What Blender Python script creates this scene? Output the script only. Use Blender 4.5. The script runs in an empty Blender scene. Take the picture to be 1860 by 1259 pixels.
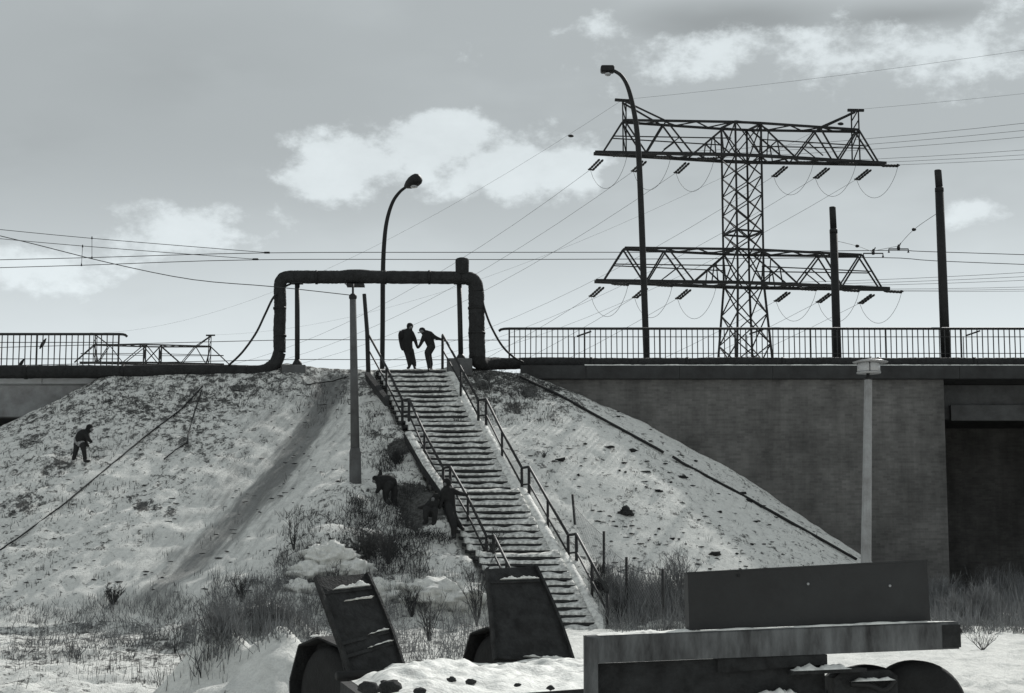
import bpy, math, random
import numpy as np
from mathutils import Vector, Matrix, noise as mnoise

scene = bpy.context.scene
R = math.radians
random.seed(7)

# ------------------------------------------------------------------ camera, sky, sun, exposure
F_PX, HORIZON = 3400.0, 1095.0
PITCH = math.atan((HORIZON - 629.5) / F_PX)
CAM_Z = 1.7
cam_data = bpy.data.cameras.new('camera')
cam_data.sensor_width = 36.0
cam_data.lens = F_PX / 1860 * 36
cam_data.clip_start = 0.1
cam_data.clip_end = 6000
cam = bpy.data.objects.new('camera', cam_data)
cam.location = (0, 0, CAM_Z)
cam.rotation_euler = (R(90) + PITCH, 0, 0)
scene.collection.objects.link(cam)
scene.camera = cam

SUN_AZ, SUN_EL = R(25), R(33)          # behind the bridge, to the right
EXPOSURE = 0.0
SKY_STRENGTH = 0.10
cP, sP = math.cos(PITCH), math.sin(PITCH)


def un(px, py, Y):
    """photo pixel -> world point at distance Y"""
    u = (px - 930) / F_PX
    v = (629.5 - py) / F_PX
    t = Y / (cP - v * sP)
    return Vector((u * t, Y, CAM_Z + (sP + v * cP) * t))


def build_world():
    w = bpy.data.worlds.new('World')
    scene.world = w
    w.cycles.sampling_method = 'MANUAL'
    w.cycles.sample_map_resolution = 256
    w.use_nodes = True
    nt = w.node_tree
    N, L = nt.nodes, nt.links
    N.clear()

    def m(op, a, b=None, c=None, clamp=False):
        n = N.new('ShaderNodeMath'); n.operation = op; n.use_clamp = clamp
        for i, v in enumerate((a, b, c)):
            if v is None: continue
            if isinstance(v, (int, float)): n.inputs[i].default_value = v
            else: L.new(v, n.inputs[i])
        return n.outputs[0]

    sky = N.new('ShaderNodeTexSky'); sky.sky_type = 'NISHITA'; sky.sun_disc = False
    sky.sun_elevation = SUN_EL; sky.sun_rotation = SUN_AZ
    sky.air_density = 1.0; sky.dust_density = 1.2; sky.ozone_density = 1.0
    bw = N.new('ShaderNodeRGBToBW'); L.new(sky.outputs[0], bw.inputs[0])
    tc = N.new('ShaderNodeTexCoord')
    nrm = N.new('ShaderNodeVectorMath'); nrm.operation = 'NORMALIZE'
    L.new(tc.outputs['Generated'], nrm.inputs[0])
    sep = N.new('ShaderNodeSeparateXYZ'); L.new(nrm.outputs[0], sep.inputs[0])
    az = m('ARCTAN2', sep.outputs[0], sep.outputs[1])
    el = m('ARCSINE', sep.outputs[2])

    def fbm(scale, detail, rough, seed, zs=1.6):
        mp = N.new('ShaderNodeMapping'); mp.inputs['Scale'].default_value = (1, 1, zs)
        mp.inputs['Location'].default_value = (seed, seed * .7, seed * 1.3)
        L.new(nrm.outputs[0], mp.inputs[0])
        t = N.new('ShaderNodeTexNoise'); t.inputs['Scale'].default_value = scale
        t.inputs['Detail'].default_value = detail; t.inputs['Roughness'].default_value = rough
        L.new(mp.outputs[0], t.inputs['Vector'])
        return t.outputs[0]
    n1 = fbm(24, 7, .62, 1.7)
    n2 = fbm(7, 4, .55, 4.1, 2.6)
    # clouds that can be told apart: (px, py, half width, half height, weight)
    def field(lst):
        best = None
        for px, py, rx, ry, wt in lst:
            d = un(px, py, 1) - Vector((0, 0, CAM_Z)); d.normalize()
            a0, e0 = math.atan2(d.x, d.y), math.asin(d.z)
            da = m('DIVIDE', m('SUBTRACT', az, a0), rx / F_PX)
            de = m('DIVIDE', m('SUBTRACT', el, e0), ry / F_PX)
            r = m('SQRT', m('ADD', m('MULTIPLY', da, da), m('MULTIPLY', de, de)))
            b = m('MULTIPLY', m('SUBTRACT', 1.0, r), wt)
            best = b if best is None else m('MAXIMUM', best, b)
        return m('MAXIMUM', best, -1.2)
    best = field(CLOUDS)
    grey = m('ADD', field(GREY_CLOUDS), m('MULTIPLY', m('SUBTRACT', n2, .5), 2.2))
    mg = N.new('ShaderNodeMapRange'); mg.interpolation_type = 'SMOOTHSTEP'
    mg.inputs[1].default_value = -.1; mg.inputs[2].default_value = .9
    mg.inputs[3].default_value = 1.0; mg.inputs[4].default_value = .74
    L.new(grey, mg.inputs[0])
    dens = m('ADD', best, m('MULTIPLY', m('SUBTRACT', n1, .5), 4.2))
    mr = N.new('ShaderNodeMapRange'); mr.interpolation_type = 'SMOOTHSTEP'
    mr.inputs[1].default_value = -.05; mr.inputs[2].default_value = .8
    L.new(dens, mr.inputs[0])
    # thin veil everywhere
    mv = N.new('ShaderNodeMapRange'); mv.interpolation_type = 'SMOOTHSTEP'
    mv.inputs[1].default_value = .42; mv.inputs[2].default_value = .78
    L.new(n2, mv.inputs[0])
    veil = m('MULTIPLY', mv.outputs[0], .30)
    cover = m('MAXIMUM', m('MULTIPLY', mr.outputs[0], .95), veil)
    soft = m('POWER', bw.outputs[0], SKY_POW)
    hz = N.new('ShaderNodeMapRange'); hz.interpolation_type = 'SMOOTHSTEP'
    hz.inputs[1].default_value = .085; hz.inputs[2].default_value = .25
    hz.inputs[3].default_value = 1.42; hz.inputs[4].default_value = .79
    L.new(el, hz.inputs[0])
    base = m('MULTIPLY', m('MULTIPLY', m('MULTIPLY', soft, SKY_GAIN), hz.outputs[0]), mg.outputs[0])
    cl = m('ADD', m('MULTIPLY', base, .35), CLOUD_ADD)
    cl = m('MULTIPLY', cl, m('ADD', .86, m('MULTIPLY', n1, .28)))
    mix = N.new('ShaderNodeMix'); mix.data_type = 'FLOAT'
    L.new(cover, mix.inputs[0]); L.new(base, mix.inputs[2]); L.new(m('MAXIMUM', cl, base), mix.inputs[3])
    tint = N.new('ShaderNodeVectorMath'); tint.operation = 'SCALE'
    tint.inputs[0].default_value = (.92, 1.0, 1.03)
    L.new(mix.outputs[0], tint.inputs['Scale'])
    bg = N.new('ShaderNodeBackground'); bg.inputs[1].default_value = SKY_STRENGTH
    L.new(tint.outputs[0], bg.inputs[0])
    out = N.new('ShaderNodeOutputWorld'); L.new(bg.outputs[0], out.inputs[0])


SKY_GAIN, SKY_POW, CLOUD_ADD = 4.7, .12, 6.1
CLOUDS = [(790, 258, 165, 78, 1.6), (930, 298, 190, 74, 1.35), (650, 300, 125, 70, 1.4), (575, 330, 90, 46, 1.15),
          (1040, 300, 90, 60, 1.25), (330, 420, 200, 62, .95), (445, 392, 110, 34, .9), (60, 485, 180, 45, .65),
          (1085, 45, 70, 30, .8), (1008, 58, 50, 24, .7), (1500, 112, 430, 62, .8), (1720, 90, 280, 70, .75), (1340, 105, 200, 50, .7),
          (1775, 385, 72, 32, 1.1)]
GREY_CLOUDS = [(1330, 40, 260, 50, 1.3), (1650, 30, 240, 36, 1.1), (330, 130, 420, 170, .35), (60, 300, 300, 200, .3)]
build_world()

sun_data = bpy.data.lights.new('sun', 'SUN')
sun_data.energy = 3.6
sun_data.angle = R(0.8)
sun_data.color = (1.0, .985, .95)
sun = bpy.data.objects.new('sun', sun_data)
sdir = Vector((math.sin(SUN_AZ) * math.cos(SUN_EL), math.cos(SUN_AZ) * math.cos(SUN_EL), math.sin(SUN_EL)))
sun.rotation_euler = sdir.to_track_quat('Z', 'Y').to_euler()
sun.location = (30, 90, 60)
scene.collection.objects.link(sun)
scene.view_settings.view_transform = 'Standard'
scene.view_settings.look = 'None'
scene.view_settings.gamma = 1
scene.view_settings.use_curve_mapping = False
scene.view_settings.exposure = EXPOSURE
scene.cycles.max_bounces = 6
scene.cycles.diffuse_bounces = 3
scene.cycles.use_adaptive_sampling = True
scene.cycles.use_denoising = True

# ------------------------------------------------------------------ materials
def new_mat(name):
    mt = bpy.data.materials.new(name); mt.use_nodes = True
    nt = mt.node_tree
    return mt, nt, nt.nodes, nt.links, nt.nodes['Principled BSDF']


def col(v, tint=(1, 1, 1)):
    return (v * tint[0], v * tint[1], v * tint[2], 1)


def mat(name, lo, hi, scale=4.0, rough=.8, bump=.3, bscale=None, detail=8, stretch=(1, 1, 1), metal=0, spec=.3, bd=.02):
    """plain weathered surface: two greys mixed by noise, fine relief"""
    mt, nt, N, L, B = new_mat(name)
    tc = N.new('ShaderNodeTexCoord'); mp = N.new('ShaderNodeMapping'); mp.inputs['Scale'].default_value = stretch
    L.new(tc.outputs['Object'], mp.inputs[0])
    n = N.new('ShaderNodeTexNoise'); n.inputs['Scale'].default_value = scale; n.inputs['Detail'].default_value = detail
    n.inputs['Roughness'].default_value = .65
    L.new(mp.outputs[0], n.inputs['Vector'])
    r = N.new('ShaderNodeValToRGB')
    r.color_ramp.elements[0].position = .3; r.color_ramp.elements[0].color = col(lo, (1.02, 1, 1))
    r.color_ramp.elements[1].position = .7; r.color_ramp.elements[1].color = col(hi, (.97, 1, 1.01))
    L.new(n.outputs[0], r.inputs[0]); L.new(r.outputs[0], B.inputs['Base Color'])
    B.inputs['Roughness'].default_value = rough; B.inputs['Metallic'].default_value = metal
    B.inputs['Specular IOR Level'].default_value = spec
    if bump:
        n2 = N.new('ShaderNodeTexNoise'); n2.inputs['Scale'].default_value = bscale or scale * 6
        n2.inputs['Detail'].default_value = 6
        L.new(mp.outputs[0], n2.inputs['Vector'])
        b = N.new('ShaderNodeBump'); b.inputs['Strength'].default_value = bump; b.inputs['Distance'].default_value = bd
        L.new(n2.outputs[0], b.inputs['Height']); L.new(b.outputs[0], B.inputs['Normal'])
    return mt


SNOW = (.90, .90, .86)
M = {}
M['steel'] = mat('dark_painted_steel', .014, .026, 6, .55, .2)
M['black'] = mat('black_painted_steel', .010, .020, 5, .6, .25)
M['rail'] = mat('rail_paint', .016, .036, 7, .6, .3)
M['lattice'] = mat('weathered_lattice_steel', .014, .03, 2, .7, 0)
M['wire'] = mat('wire', .03, .05, 1, .6, 0)
M['insul'] = mat('tarred_insulation', .014, .034, 5, .85, .9, 14, bd=.05)
M['concrete'] = mat('aged_concrete', .20, .36, 2.4, .9, .5, 22)
M['paleconc'] = mat('pale_concrete', .36, .52, 1.6, .9, .4, 20, stretch=(1, 1, 2.2))
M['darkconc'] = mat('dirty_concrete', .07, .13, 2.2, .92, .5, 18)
M['stepconc'] = mat('dark_step_concrete', .03, .06, 6, .85, .5, 30)  # plain dark concrete; slab fronts form the dark line at each step
M['wood'] = mat('dark_wood', .02, .035, 8, .85, .5, 30, stretch=(4, 4, .5))
M['twig'] = mat('dry_twig', .03, .07, 9, .9, 0)
M['grass'] = mat('dead_grass', .08, .26, 3, .95, 0)
M['palegrass'] = mat('pale_dry_weed', .13, .30, 3, .95, 0)
M['earth'] = mat('frozen_earth', .02, .055, 7, .95, .9, 30, bd=.04)
M['tyre'] = mat('tyre_rubber', .013, .022, 8, .85, .4, 40)
M['rust'] = mat('rusty_plate', .010, .042, 7, .85, 1.0, 40, bd=.012)
M['plate'] = mat('dull_steel_plate', .026, .040, 2.2, .7, .25, 30)
M['jacket'] = mat('dark_jacket', .011, .022, 9, .9, .5, 40)
M['trousers'] = mat('dark_trousers', .015, .03, 9, .9, .5, 40)
M['palecloth'] = mat('pale_cloth', .22, .32, 9, .9, .5, 40)
M['skin'] = mat('skin', .12, .16, 9, .6, 0)
M['hat'] = mat('knit_hat', .01, .018, 20, .95, .6, 60)
M['glass'] = mat('milky_lamp_glass', .35, .45, 5, .25, .1, spec=.5)
M['zinc'] = mat('zinc_sheet', .30, .42, 5, .45, .2, metal=.3)
M['asphalt'] = mat('asphalt', .04, .07, 5, .9, .5, 60)
M['fascia'] = mat('sooty_concrete', .03, .055, 1.8, .92, .4, 18)
M['stain'] = mat('stained_concrete', .035, .19, 4.0, .92, 1.0, 30, stretch=(1.8, 1.8, .5), bd=.01)


def snow_mat(name='clean_snow', lo=.5, p0=.28, p1=.55):
    mt, nt, N, L, B = new_mat(name)
    tc = N.new('ShaderNodeTexCoord')
    n = N.new('ShaderNodeTexNoise'); n.inputs['Scale'].default_value = 7; n.inputs['Detail'].default_value = 9
    L.new(tc.outputs['Object'], n.inputs['Vector'])
    r = N.new('ShaderNodeValToRGB')
    r.color_ramp.elements[0].position = p0; r.color_ramp.elements[0].color = (lo, lo, lo * .96, 1)
    r.color_ramp.elements[1].position = p1; r.color_ramp.elements[1].color = (*SNOW, 1)
    L.new(n.outputs[0], r.inputs[0]); L.new(r.outputs[0], B.inputs['Base Color'])
    B.inputs['Roughness'].default_value = .75; B.inputs['Specular IOR Level'].default_value = .2
    n2 = N.new('ShaderNodeTexNoise'); n2.inputs['Scale'].default_value = 30; n2.inputs['Detail'].default_value = 6
    L.new(tc.outputs['Object'], n2.inputs['Vector'])
    b = N.new('ShaderNodeBump'); b.inputs['Strength'].default_value = .5; b.inputs['Distance'].default_value = .03
    L.new(n2.outputs[0], b.inputs['Height']); L.new(b.outputs[0], B.inputs['Normal'])
    return mt


M['snow'] = snow_mat()
M['stepsnow'] = snow_mat('trodden_snow', .30, .34, .62)


def ground_mat():
    """trampled snow over dead grass and earth; attribute 'bare' = how much earth shows through"""
    mt, nt, N, L, B = new_mat('snowy_ground')
    tc = N.new('ShaderNodeTexCoord')

    def noise(scale, detail, rough=.6, st=(1, 1, 1), dist=0):
        mp = N.new('ShaderNodeMapping'); mp.inputs['Scale'].default_value = st
        L.new(tc.outputs['Object'], mp.inputs[0])
        n = N.new('ShaderNodeTexNoise'); n.inputs['Scale'].default_value = scale
        n.inputs['Detail'].default_value = detail; n.inputs['Roughness'].default_value = rough
        n.inputs['Distortion'].default_value = dist
        L.new(mp.outputs[0], n.inputs['Vector'])
        return n.outputs[0]

    def m(op, a, b=None, clamp=False):
        n = N.new('ShaderNodeMath'); n.operation = op; n.use_clamp = clamp
        for i, v in enumerate((a, b)):
            if v is None: continue
            if isinstance(v, (int, float)): n.inputs[i].default_value = v
            else: L.new(v, n.inputs[i])
        return n.outputs[0]

    at = N.new('ShaderNodeAttribute'); at.attribute_name = 'bare'
    big = noise(.55, 4)
    mid = noise(4.6, 6, .68, (1.0, .7, 1), .5)
    fine = noise(15, 6, .7, (1.3, .8, 1))
    s = m('ADD', m('MULTIPLY', mid, .62), m('MULTIPLY', fine, .38))
    s = m('ADD', s, m('MULTIPLY', m('SUBTRACT', big, .5), .16))
    s = m('ADD', s, m('MULTIPLY', m('SUBTRACT', at.outputs['Fac'], .35), .62))
    mr = N.new('ShaderNodeMapRange'); mr.interpolation_type = 'SMOOTHSTEP'
    mr.inputs[1].default_value = .475; mr.inputs[2].default_value = .585
    L.new(s, mr.inputs[0])
    grain = noise(38, 5, .7)
    rs = N.new('ShaderNodeValToRGB')
    rs.color_ramp.elements[0].position = .22; rs.color_ramp.elements[0].color = (.50, .50, .475, 1)
    rs.color_ramp.elements[1].position = .60; rs.color_ramp.elements[1].color = (*SNOW, 1)
    L.new(m('ADD', m('MULTIPLY', grain, .45), m('MULTIPLY', noise(6.5, 7, .7), .55)), rs.inputs[0])
    re = N.new('ShaderNodeValToRGB')
    re.color_ramp.elements[0].position = .3; re.color_ramp.elements[0].color = (.035, .035, .033, 1)
    re.color_ramp.elements[1].position = .7; re.color_ramp.elements[1].color = (.15, .15, .145, 1)
    L.new(noise(11, 6), re.inputs[0])
    mix = N.new('ShaderNodeMix'); mix.data_type = 'RGBA'
    L.new(mr.outputs[0], mix.inputs[0]); L.new(rs.outputs[0], mix.inputs[6]); L.new(re.outputs[0], mix.inputs[7])
    aw = N.new('ShaderNodeAttribute'); aw.attribute_name = 'worn'
    mp = N.new('ShaderNodeMapping'); mp.vector_type = 'TEXTURE'
    mp.inputs['Rotation'].default_value = (0, 0, SLED_ANGLE); mp.inputs['Scale'].default_value = (3.2, .30, 1)
    L.new(tc.outputs['Object'], mp.inputs[0])
    sn = N.new('ShaderNodeTexNoise'); sn.inputs['Scale'].default_value = 1.6; sn.inputs['Detail'].default_value = 7; sn.inputs['Roughness'].default_value = .65
    L.new(mp.outputs[0], sn.inputs['Vector'])
    streak = sn.outputs[0]
    rw = N.new('ShaderNodeValToRGB')
    rw.color_ramp.elements[0].position = .3; rw.color_ramp.elements[0].color = (.10, .10, .096, 1)
    rw.color_ramp.elements[1].position = .75; rw.color_ramp.elements[1].color = (.30, .305, .30, 1)
    L.new(m('ADD', m('MULTIPLY', streak, .7), m('MULTIPLY', fine, .3)), rw.inputs[0])
    mw = N.new('ShaderNodeMapRange'); mw.interpolation_type = 'SMOOTHSTEP'
    mw.inputs[1].default_value = .05; mw.inputs[2].default_value = .85
    L.new(m('ADD', aw.outputs['Fac'], m('MULTIPLY', m('SUBTRACT', streak, .5), 1.5)), mw.inputs[0])
    mix2 = N.new('ShaderNodeMix'); mix2.data_type = 'RGBA'
    L.new(m('MULTIPLY', mw.outputs[0], .92), mix2.inputs[0]); L.new(mix.outputs[2], mix2.inputs[6]); L.new(rw.outputs[0], mix2.inputs[7])
    L.new(mix2.outputs[2], B.inputs['Base Color'])
    B.inputs['Roughness'].default_value = .9; B.inputs['Specular IOR Level'].default_value = .15
    h = m('SUBTRACT', m('ADD', m('MULTIPLY', mid, .5), m('MULTIPLY', fine, .5)), m('MULTIPLY', mr.outputs[0], .35))
    b = N.new('ShaderNodeBump'); b.inputs['Strength'].default_value = .8; b.inputs['Distance'].default_value = .10
    L.new(h, b.inputs['Height']); L.new(b.outputs[0], B.inputs['Normal'])
    return mt


def brick_mat():
    mt, nt, N, L, B = new_mat('sooty_brick')
    tc = N.new('ShaderNodeTexCoord')
    mp = N.new('ShaderNodeMapping'); mp.inputs['Rotation'].default_value = (R(90), 0, 0)
    L.new(tc.outputs['Object'], mp.inputs[0])
    bk = N.new('ShaderNodeTexBrick'); bk.inputs['Scale'].default_value = 1.0
    bk.inputs['Brick Width'].default_value = .25; bk.inputs['Row Height'].default_value = .077
    bk.inputs['Mortar Size'].default_value = .006
    bk.inputs['Color1'].default_value = (.104, .101, .097, 1); bk.inputs['Color2'].default_value = (.142, .138, .132, 1)
    bk.inputs['Mortar'].default_value = (.132, .129, .124, 1)
    L.new(mp.outputs[0], bk.inputs['Vector'])
    n = N.new('ShaderNodeTexNoise'); n.inputs['Scale'].default_value = .7; n.inputs['Detail'].default_value = 12
    n.inputs['Roughness'].default_value = .7
    L.new(tc.outputs['Object'], n.inputs['Vector'])
    r = N.new('ShaderNodeValToRGB')
    r.color_ramp.elements[0].position = .25; r.color_ramp.elements[0].color = (.45, .45, .45, 1)
    r.color_ramp.elements[1].position = .75; r.color_ramp.elements[1].color = (1.4, 1.4, 1.4, 1)
    L.new(n.outputs[0], r.inputs[0])
    mx = N.new('ShaderNodeMix'); mx.data_type = 'RGBA'; mx.blend_type = 'MULTIPLY'; mx.inputs[0].default_value = 1
    L.new(bk.outputs[0], mx.inputs[6]); L.new(r.outputs[0], mx.inputs[7])
    mp2 = N.new('ShaderNodeMapping'); mp2.inputs['Scale'].default_value = (2.2, 1, .22)
    L.new(tc.outputs['Object'], mp2.inputs[0])
    n3 = N.new('ShaderNodeTexNoise'); n3.inputs['Scale'].default_value = 1.0; n3.inputs['Detail'].default_value = 9; n3.inputs['Roughness'].default_value = .7
    L.new(mp2.outputs[0], n3.inputs['Vector'])
    r3 = N.new('ShaderNodeValToRGB')
    r3.color_ramp.elements[0].position = .3; r3.color_ramp.elements[0].color = (.8, .8, .8, 1)
    r3.color_ramp.elements[1].position = .6; r3.color_ramp.elements[1].color = (1.18, 1.18, 1.18, 1)
    L.new(n3.outputs[0], r3.inputs[0])
    mx3 = N.new('ShaderNodeMix'); mx3.data_type = 'RGBA'; mx3.blend_type = 'MULTIPLY'; mx3.inputs[0].default_value = 1
    L.new(mx.outputs[2], mx3.inputs[6]); L.new(r3.outputs[0], mx3.inputs[7])
    L.new(mx3.outputs[2], B.inputs['Base Color']); B.inputs['Roughness'].default_value = .92
    b = N.new('ShaderNodeBump'); b.inputs['Strength'].default_value = .25; b.inputs['Distance'].default_value = .008
    b.invert = True
    L.new(bk.outputs[1], b.inputs['Height']); L.new(b.outputs[0], B.inputs['Normal'])
    return mt


M['brick'] = brick_mat()

# ------------------------------------------------------------------ mesh helpers
COL = scene.collection
LOC = {}


def tag(o, label=None, cat=None, group=None, kind=None):
    if label: o['label'] = label
    if cat: o['category'] = cat
    if group: o['group'] = group
    if kind: o['kind'] = kind
    return o


def thing(name, loc, label, cat, group=None):
    o = bpy.data.objects.new(name, None)
    o.empty_display_size = .2
    o.location = loc
    COL.objects.link(o)
    LOC[o.name] = Matrix.Translation(Vector(loc))
    return tag(o, label, cat, group)


def place(o, parent, world):
    """put o at a world matrix, under parent"""
    if parent is not None:
        o.parent = parent
        o.matrix_basis = LOC[parent.name].inverted() @ world
    else:
        o.matrix_basis = world
    LOC[o.name] = world.copy()


def mesh(name, verts, faces, material, smooth=False):
    me = bpy.data.meshes.new(name)
    me.from_pydata([tuple(v) for v in verts], [], faces)
    if material is not None: me.materials.append(M[material] if isinstance(material, str) else material)
    if smooth: me.polygons.foreach_set('use_smooth', [True] * len(me.polygons))
    me.update()
    return me


def obj(name, vf, material, parent=None, smooth=False, center=True):
    """world-space verts/faces -> object, origin at the mesh's own centre"""
    v, f = vf
    v = [Vector(p) for p in v]
    c = sum(v, Vector()) / len(v) if center else Vector()
    o = bpy.data.objects.new(name, mesh(name, [p - c for p in v], f, material, smooth))
    COL.objects.link(o)
    place(o, parent, Matrix.Translation(c))
    return o


def join(*vfs):
    V, Fc = [], []
    for v, f in vfs:
        k = len(V); V += list(v); Fc += [tuple(i + k for i in q) for q in f]
    return V, Fc


def box(a, b):
    (x0, y0, z0), (x1, y1, z1) = a, b
    v = [(x0, y0, z0), (x1, y0, z0), (x1, y1, z0), (x0, y1, z0), (x0, y0, z1), (x1, y0, z1), (x1, y1, z1), (x0, y1, z1)]
    return v, [(0, 3, 2, 1), (4, 5, 6, 7), (0, 1, 5, 4), (1, 2, 6, 5), (2, 3, 7, 6), (3, 0, 4, 7)]


def bbox_bevel(a, b, r):
    """box with chamfered edges"""
    import bmesh
    bm = bmesh.new()
    v, f = box(a, b)
    vs = [bm.verts.new(p) for p in v]
    for q in f: bm.faces.new([vs[i] for i in q])
    bmesh.ops.bevel(bm, geom=list(bm.edges), offset=r, segments=2, affect='EDGES', profile=.5)
    bm.verts.index_update()
    out = [tuple(p.co) for p in bm.verts], [tuple(p.index for p in q.verts) for q in bm.faces]
    bm.free()
    return out


def frame(t):
    t = t.normalized()
    a = Vector((0, 0, 1)) if abs(t.z) < .95 else Vector((0, 1, 0))
    s = t.cross(a).normalized()
    return s, s.cross(t).normalized()


def tube(pts, r, n=8, cap=True, jit=0):
    """r: number or list; follows pts with parallel transport"""
    pts = [Vector(p) for p in pts]
    k = len(pts)
    rs = r if isinstance(r, (list, tuple)) else [r] * k
    V, Fc = [], []
    s = None
    for i, p in enumerate(pts):
        t = (pts[min(i + 1, k - 1)] - pts[max(i - 1, 0)])
        if t.length < 1e-9: t = Vector((0, 0, 1))
        t.normalize()
        if s is None: s, u = frame(t)
        else:
            s = (s - t * s.dot(t)).normalized(); u = t.cross(s) * -1
        for j in range(n):
            a = 2 * math.pi * j / n
            rr = rs[i] * (1 + (random.uniform(-jit, jit) if jit else 0))
            V.append(p + (s * math.cos(a) + u * math.sin(a)) * rr)
    for i in range(k - 1):
        for j in range(n):
            a, b = i * n + j, i * n + (j + 1) % n
            Fc.append((a, b, b + n, a + n))
    if cap:
        Fc.append(tuple(range(n - 1, -1, -1))); Fc.append(tuple((k - 1) * n + j for j in range(n)))
    return V, Fc


def lathe(c, prof, n=20, axis=Vector((0, 0, 1))):
    """prof: (radius, height) from bottom to top about axis through c"""
    s, u = frame(axis)
    c = Vector(c); V, Fc = [], []
    for r, h in prof:
        for j in range(n):
            a = 2 * math.pi * j / n
            V.append(c + axis * h + (s * math.cos(a) + u * math.sin(a)) * max(r, 1e-4))
    for i in range(len(prof) - 1):
        for j in range(n):
            a, b = i * n + j, i * n + (j + 1) % n
            Fc.append((a, b, b + n, a + n))
    Fc.append(tuple(range(n - 1, -1, -1))); Fc.append(tuple((len(prof) - 1) * n + j for j in range(n)))
    return V, Fc


_bars = {}


def bar(name, a, b, w, material, parent=None, d=None, roll=None):
    """square bar a->b; every bar of one material shares one 12-triangle mesh"""
    a, b = Vector(a), Vector(b)
    if material not in _bars:
        v, f = box((-.5, -.5, 0), (.5, .5, 1)); _bars[material] = mesh('bar', v, f, material)
    o = bpy.data.objects.new(name, _bars[material]); COL.objects.link(o)
    t = b - a
    s, u = frame(t)
    z = t.normalized()
    Mx = Matrix(((s.x * w, u.x * (d or w), t.x, a.x), (s.y * w, u.y * (d or w), t.y, a.y), (s.z * w, u.z * (d or w), t.z, a.z), (0, 0, 0, 1)))
    place(o, parent, Mx)
    return o


def blob(c, rx, ry, rz, seed=0, amp=.25, n=3, freq=1.6):
    """uneven lump from a subdivided icosphere"""
    import bmesh
    bm = bmesh.new(); bmesh.ops.create_icosphere(bm, subdivisions=n, radius=1)
    for v in bm.verts:
        k = 1 + amp * mnoise.fractal(v.co * freq + Vector((seed * 3.1, seed, -seed)), .8, 2.1, 4)
        v.co = Vector((v.co.x * rx * k, v.co.y * ry * k, v.co.z * rz * k))
    bm.verts.index_update()
    out = [p.co + Vector(c) for p in bm.verts], [tuple(q.index for q in f.verts) for f in bm.faces]
    bm.free()
    return out


def smooth_path(pts, n=8):
    """Catmull-Rom"""
    pts = [Vector(p) for p in pts]; out = []
    for i in range(len(pts) - 1):
        p0, p1, p2, p3 = pts[max(i - 1, 0)], pts[i], pts[i + 1], pts[min(i + 2, len(pts) - 1)]
        for k in range(n):
            t = k / n
            out.append(.5 * ((2 * p1) + (p2 - p0) * t + (2 * p0 - 5 * p1 + 4 * p2 - p3) * t * t + (3 * p1 - p0 - 3 * p2 + p3) * t ** 3))
    return out + [pts[-1]]


def sag(a, b, s, n=24):
    a, b = Vector(a), Vector(b)
    return [a.lerp(b, i / n) - Vector((0, 0, 4 * s * (i / n) * (1 - i / n))) for i in range(n + 1)]


# ------------------------------------------------------------------ terrain
CREST_Y, CREST_Z = 57.6, 8.78
CORE_X0, CORE_X1 = -12.3, -0.9
STAIR_YT, STAIR_ZT = 57.0, un(755, 672, 57)[2]


def sstep(a, b, x):
    t = np.clip((x - a) / (b - a), 0, 1)
    return t * t * (3 - 2 * t)


SIDE_DX = [0, 1.41, 2.79, 3.64, 4.92, 6.19, 7.55, 8.89, 10.24, 11.57, 30]
SIDE_DZ = [0, 0.16, 0.63, 1.02, 1.57, 2.34, 3.2, 4.0, 4.89, 5.79, 16.85]


def base_h(x, y):
    """smooth ground and embankment, numpy"""
    x = np.asarray(x, float); y = np.asarray(y, float)
    g = np.interp(y, [-30, 10, 16, 27, 45, 58, 90, 3000], [0, 0, .05, .42, 1.1, 1.55, 1.0, .0])
    dx = np.maximum(np.maximum(x - CORE_X1, CORE_X0 - x), 0)
    dyf = np.maximum(CREST_Y - y, 0)
    dyb = np.maximum(y - 78, 0)
    side = np.where(x > CORE_X1, np.interp(dx, SIDE_DX, SIDE_DZ), .53 * dx)
    d = np.sqrt(side ** 2 + (.615 * dyf) ** 2 + (.6 * dyb) ** 2)
    e = CREST_Z - d + .10 * np.exp(-d * 2)
    k = .5                                                   # smooth maximum
    hh = np.clip(.5 + .5 * (e - g) / k, 0, 1)
    z = g * (1 - hh) + e * hh + k * hh * (1 - hh)
    return z


RISE, RUN, LANDING = .179, .25, .5
FLIGHTS = [11, 12, 10, 11]
STAIR_LINE_Y, STAIR_LINE_Z = [58.5, 57.25], [STAIR_ZT, STAIR_ZT]
for _k in FLIGHTS:
    _y, _z = STAIR_LINE_Y[-1], STAIR_LINE_Z[-1]
    STAIR_LINE_Y += [_y - _k * RUN, _y - _k * RUN - LANDING]
    STAIR_LINE_Z += [_z - _k * RISE] * 2
STAIR_LINE_Y.reverse(); STAIR_LINE_Z.reverse()
BUMPS = []        # (x, y, rx, ry, height)


def full_h(x, y):
    z = base_h(x, y)
    for bx, by, rx, ry, h in BUMPS:
        z = z + h * np.exp(-(((x - bx) / rx) ** 2 + ((y - by) / ry) ** 2))
    return z


HT = None
HX, HY = np.arange(-23, 25, .08), np.arange(12, 61, .08)


def table():
    global HT
    X, Y = np.meshgrid(HX, HY)
    HT = full_h(X, Y)


def quick_h(x, y):
    if HT is None: return full_h(x, y)
    i = np.clip((np.asarray(x) - HX[0]) / .08, 0, len(HX) - 1.001); j = np.clip((np.asarray(y) - HY[0]) / .08, 0, len(HY) - 1.001)
    i0, j0 = i.astype(int), j.astype(int); u, v = i - i0, j - j0
    return (HT[j0, i0] * (1 - u) + HT[j0, i0 + 1] * u) * (1 - v) + (HT[j0 + 1, i0] * (1 - u) + HT[j0 + 1, i0 + 1] * u) * v


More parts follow.
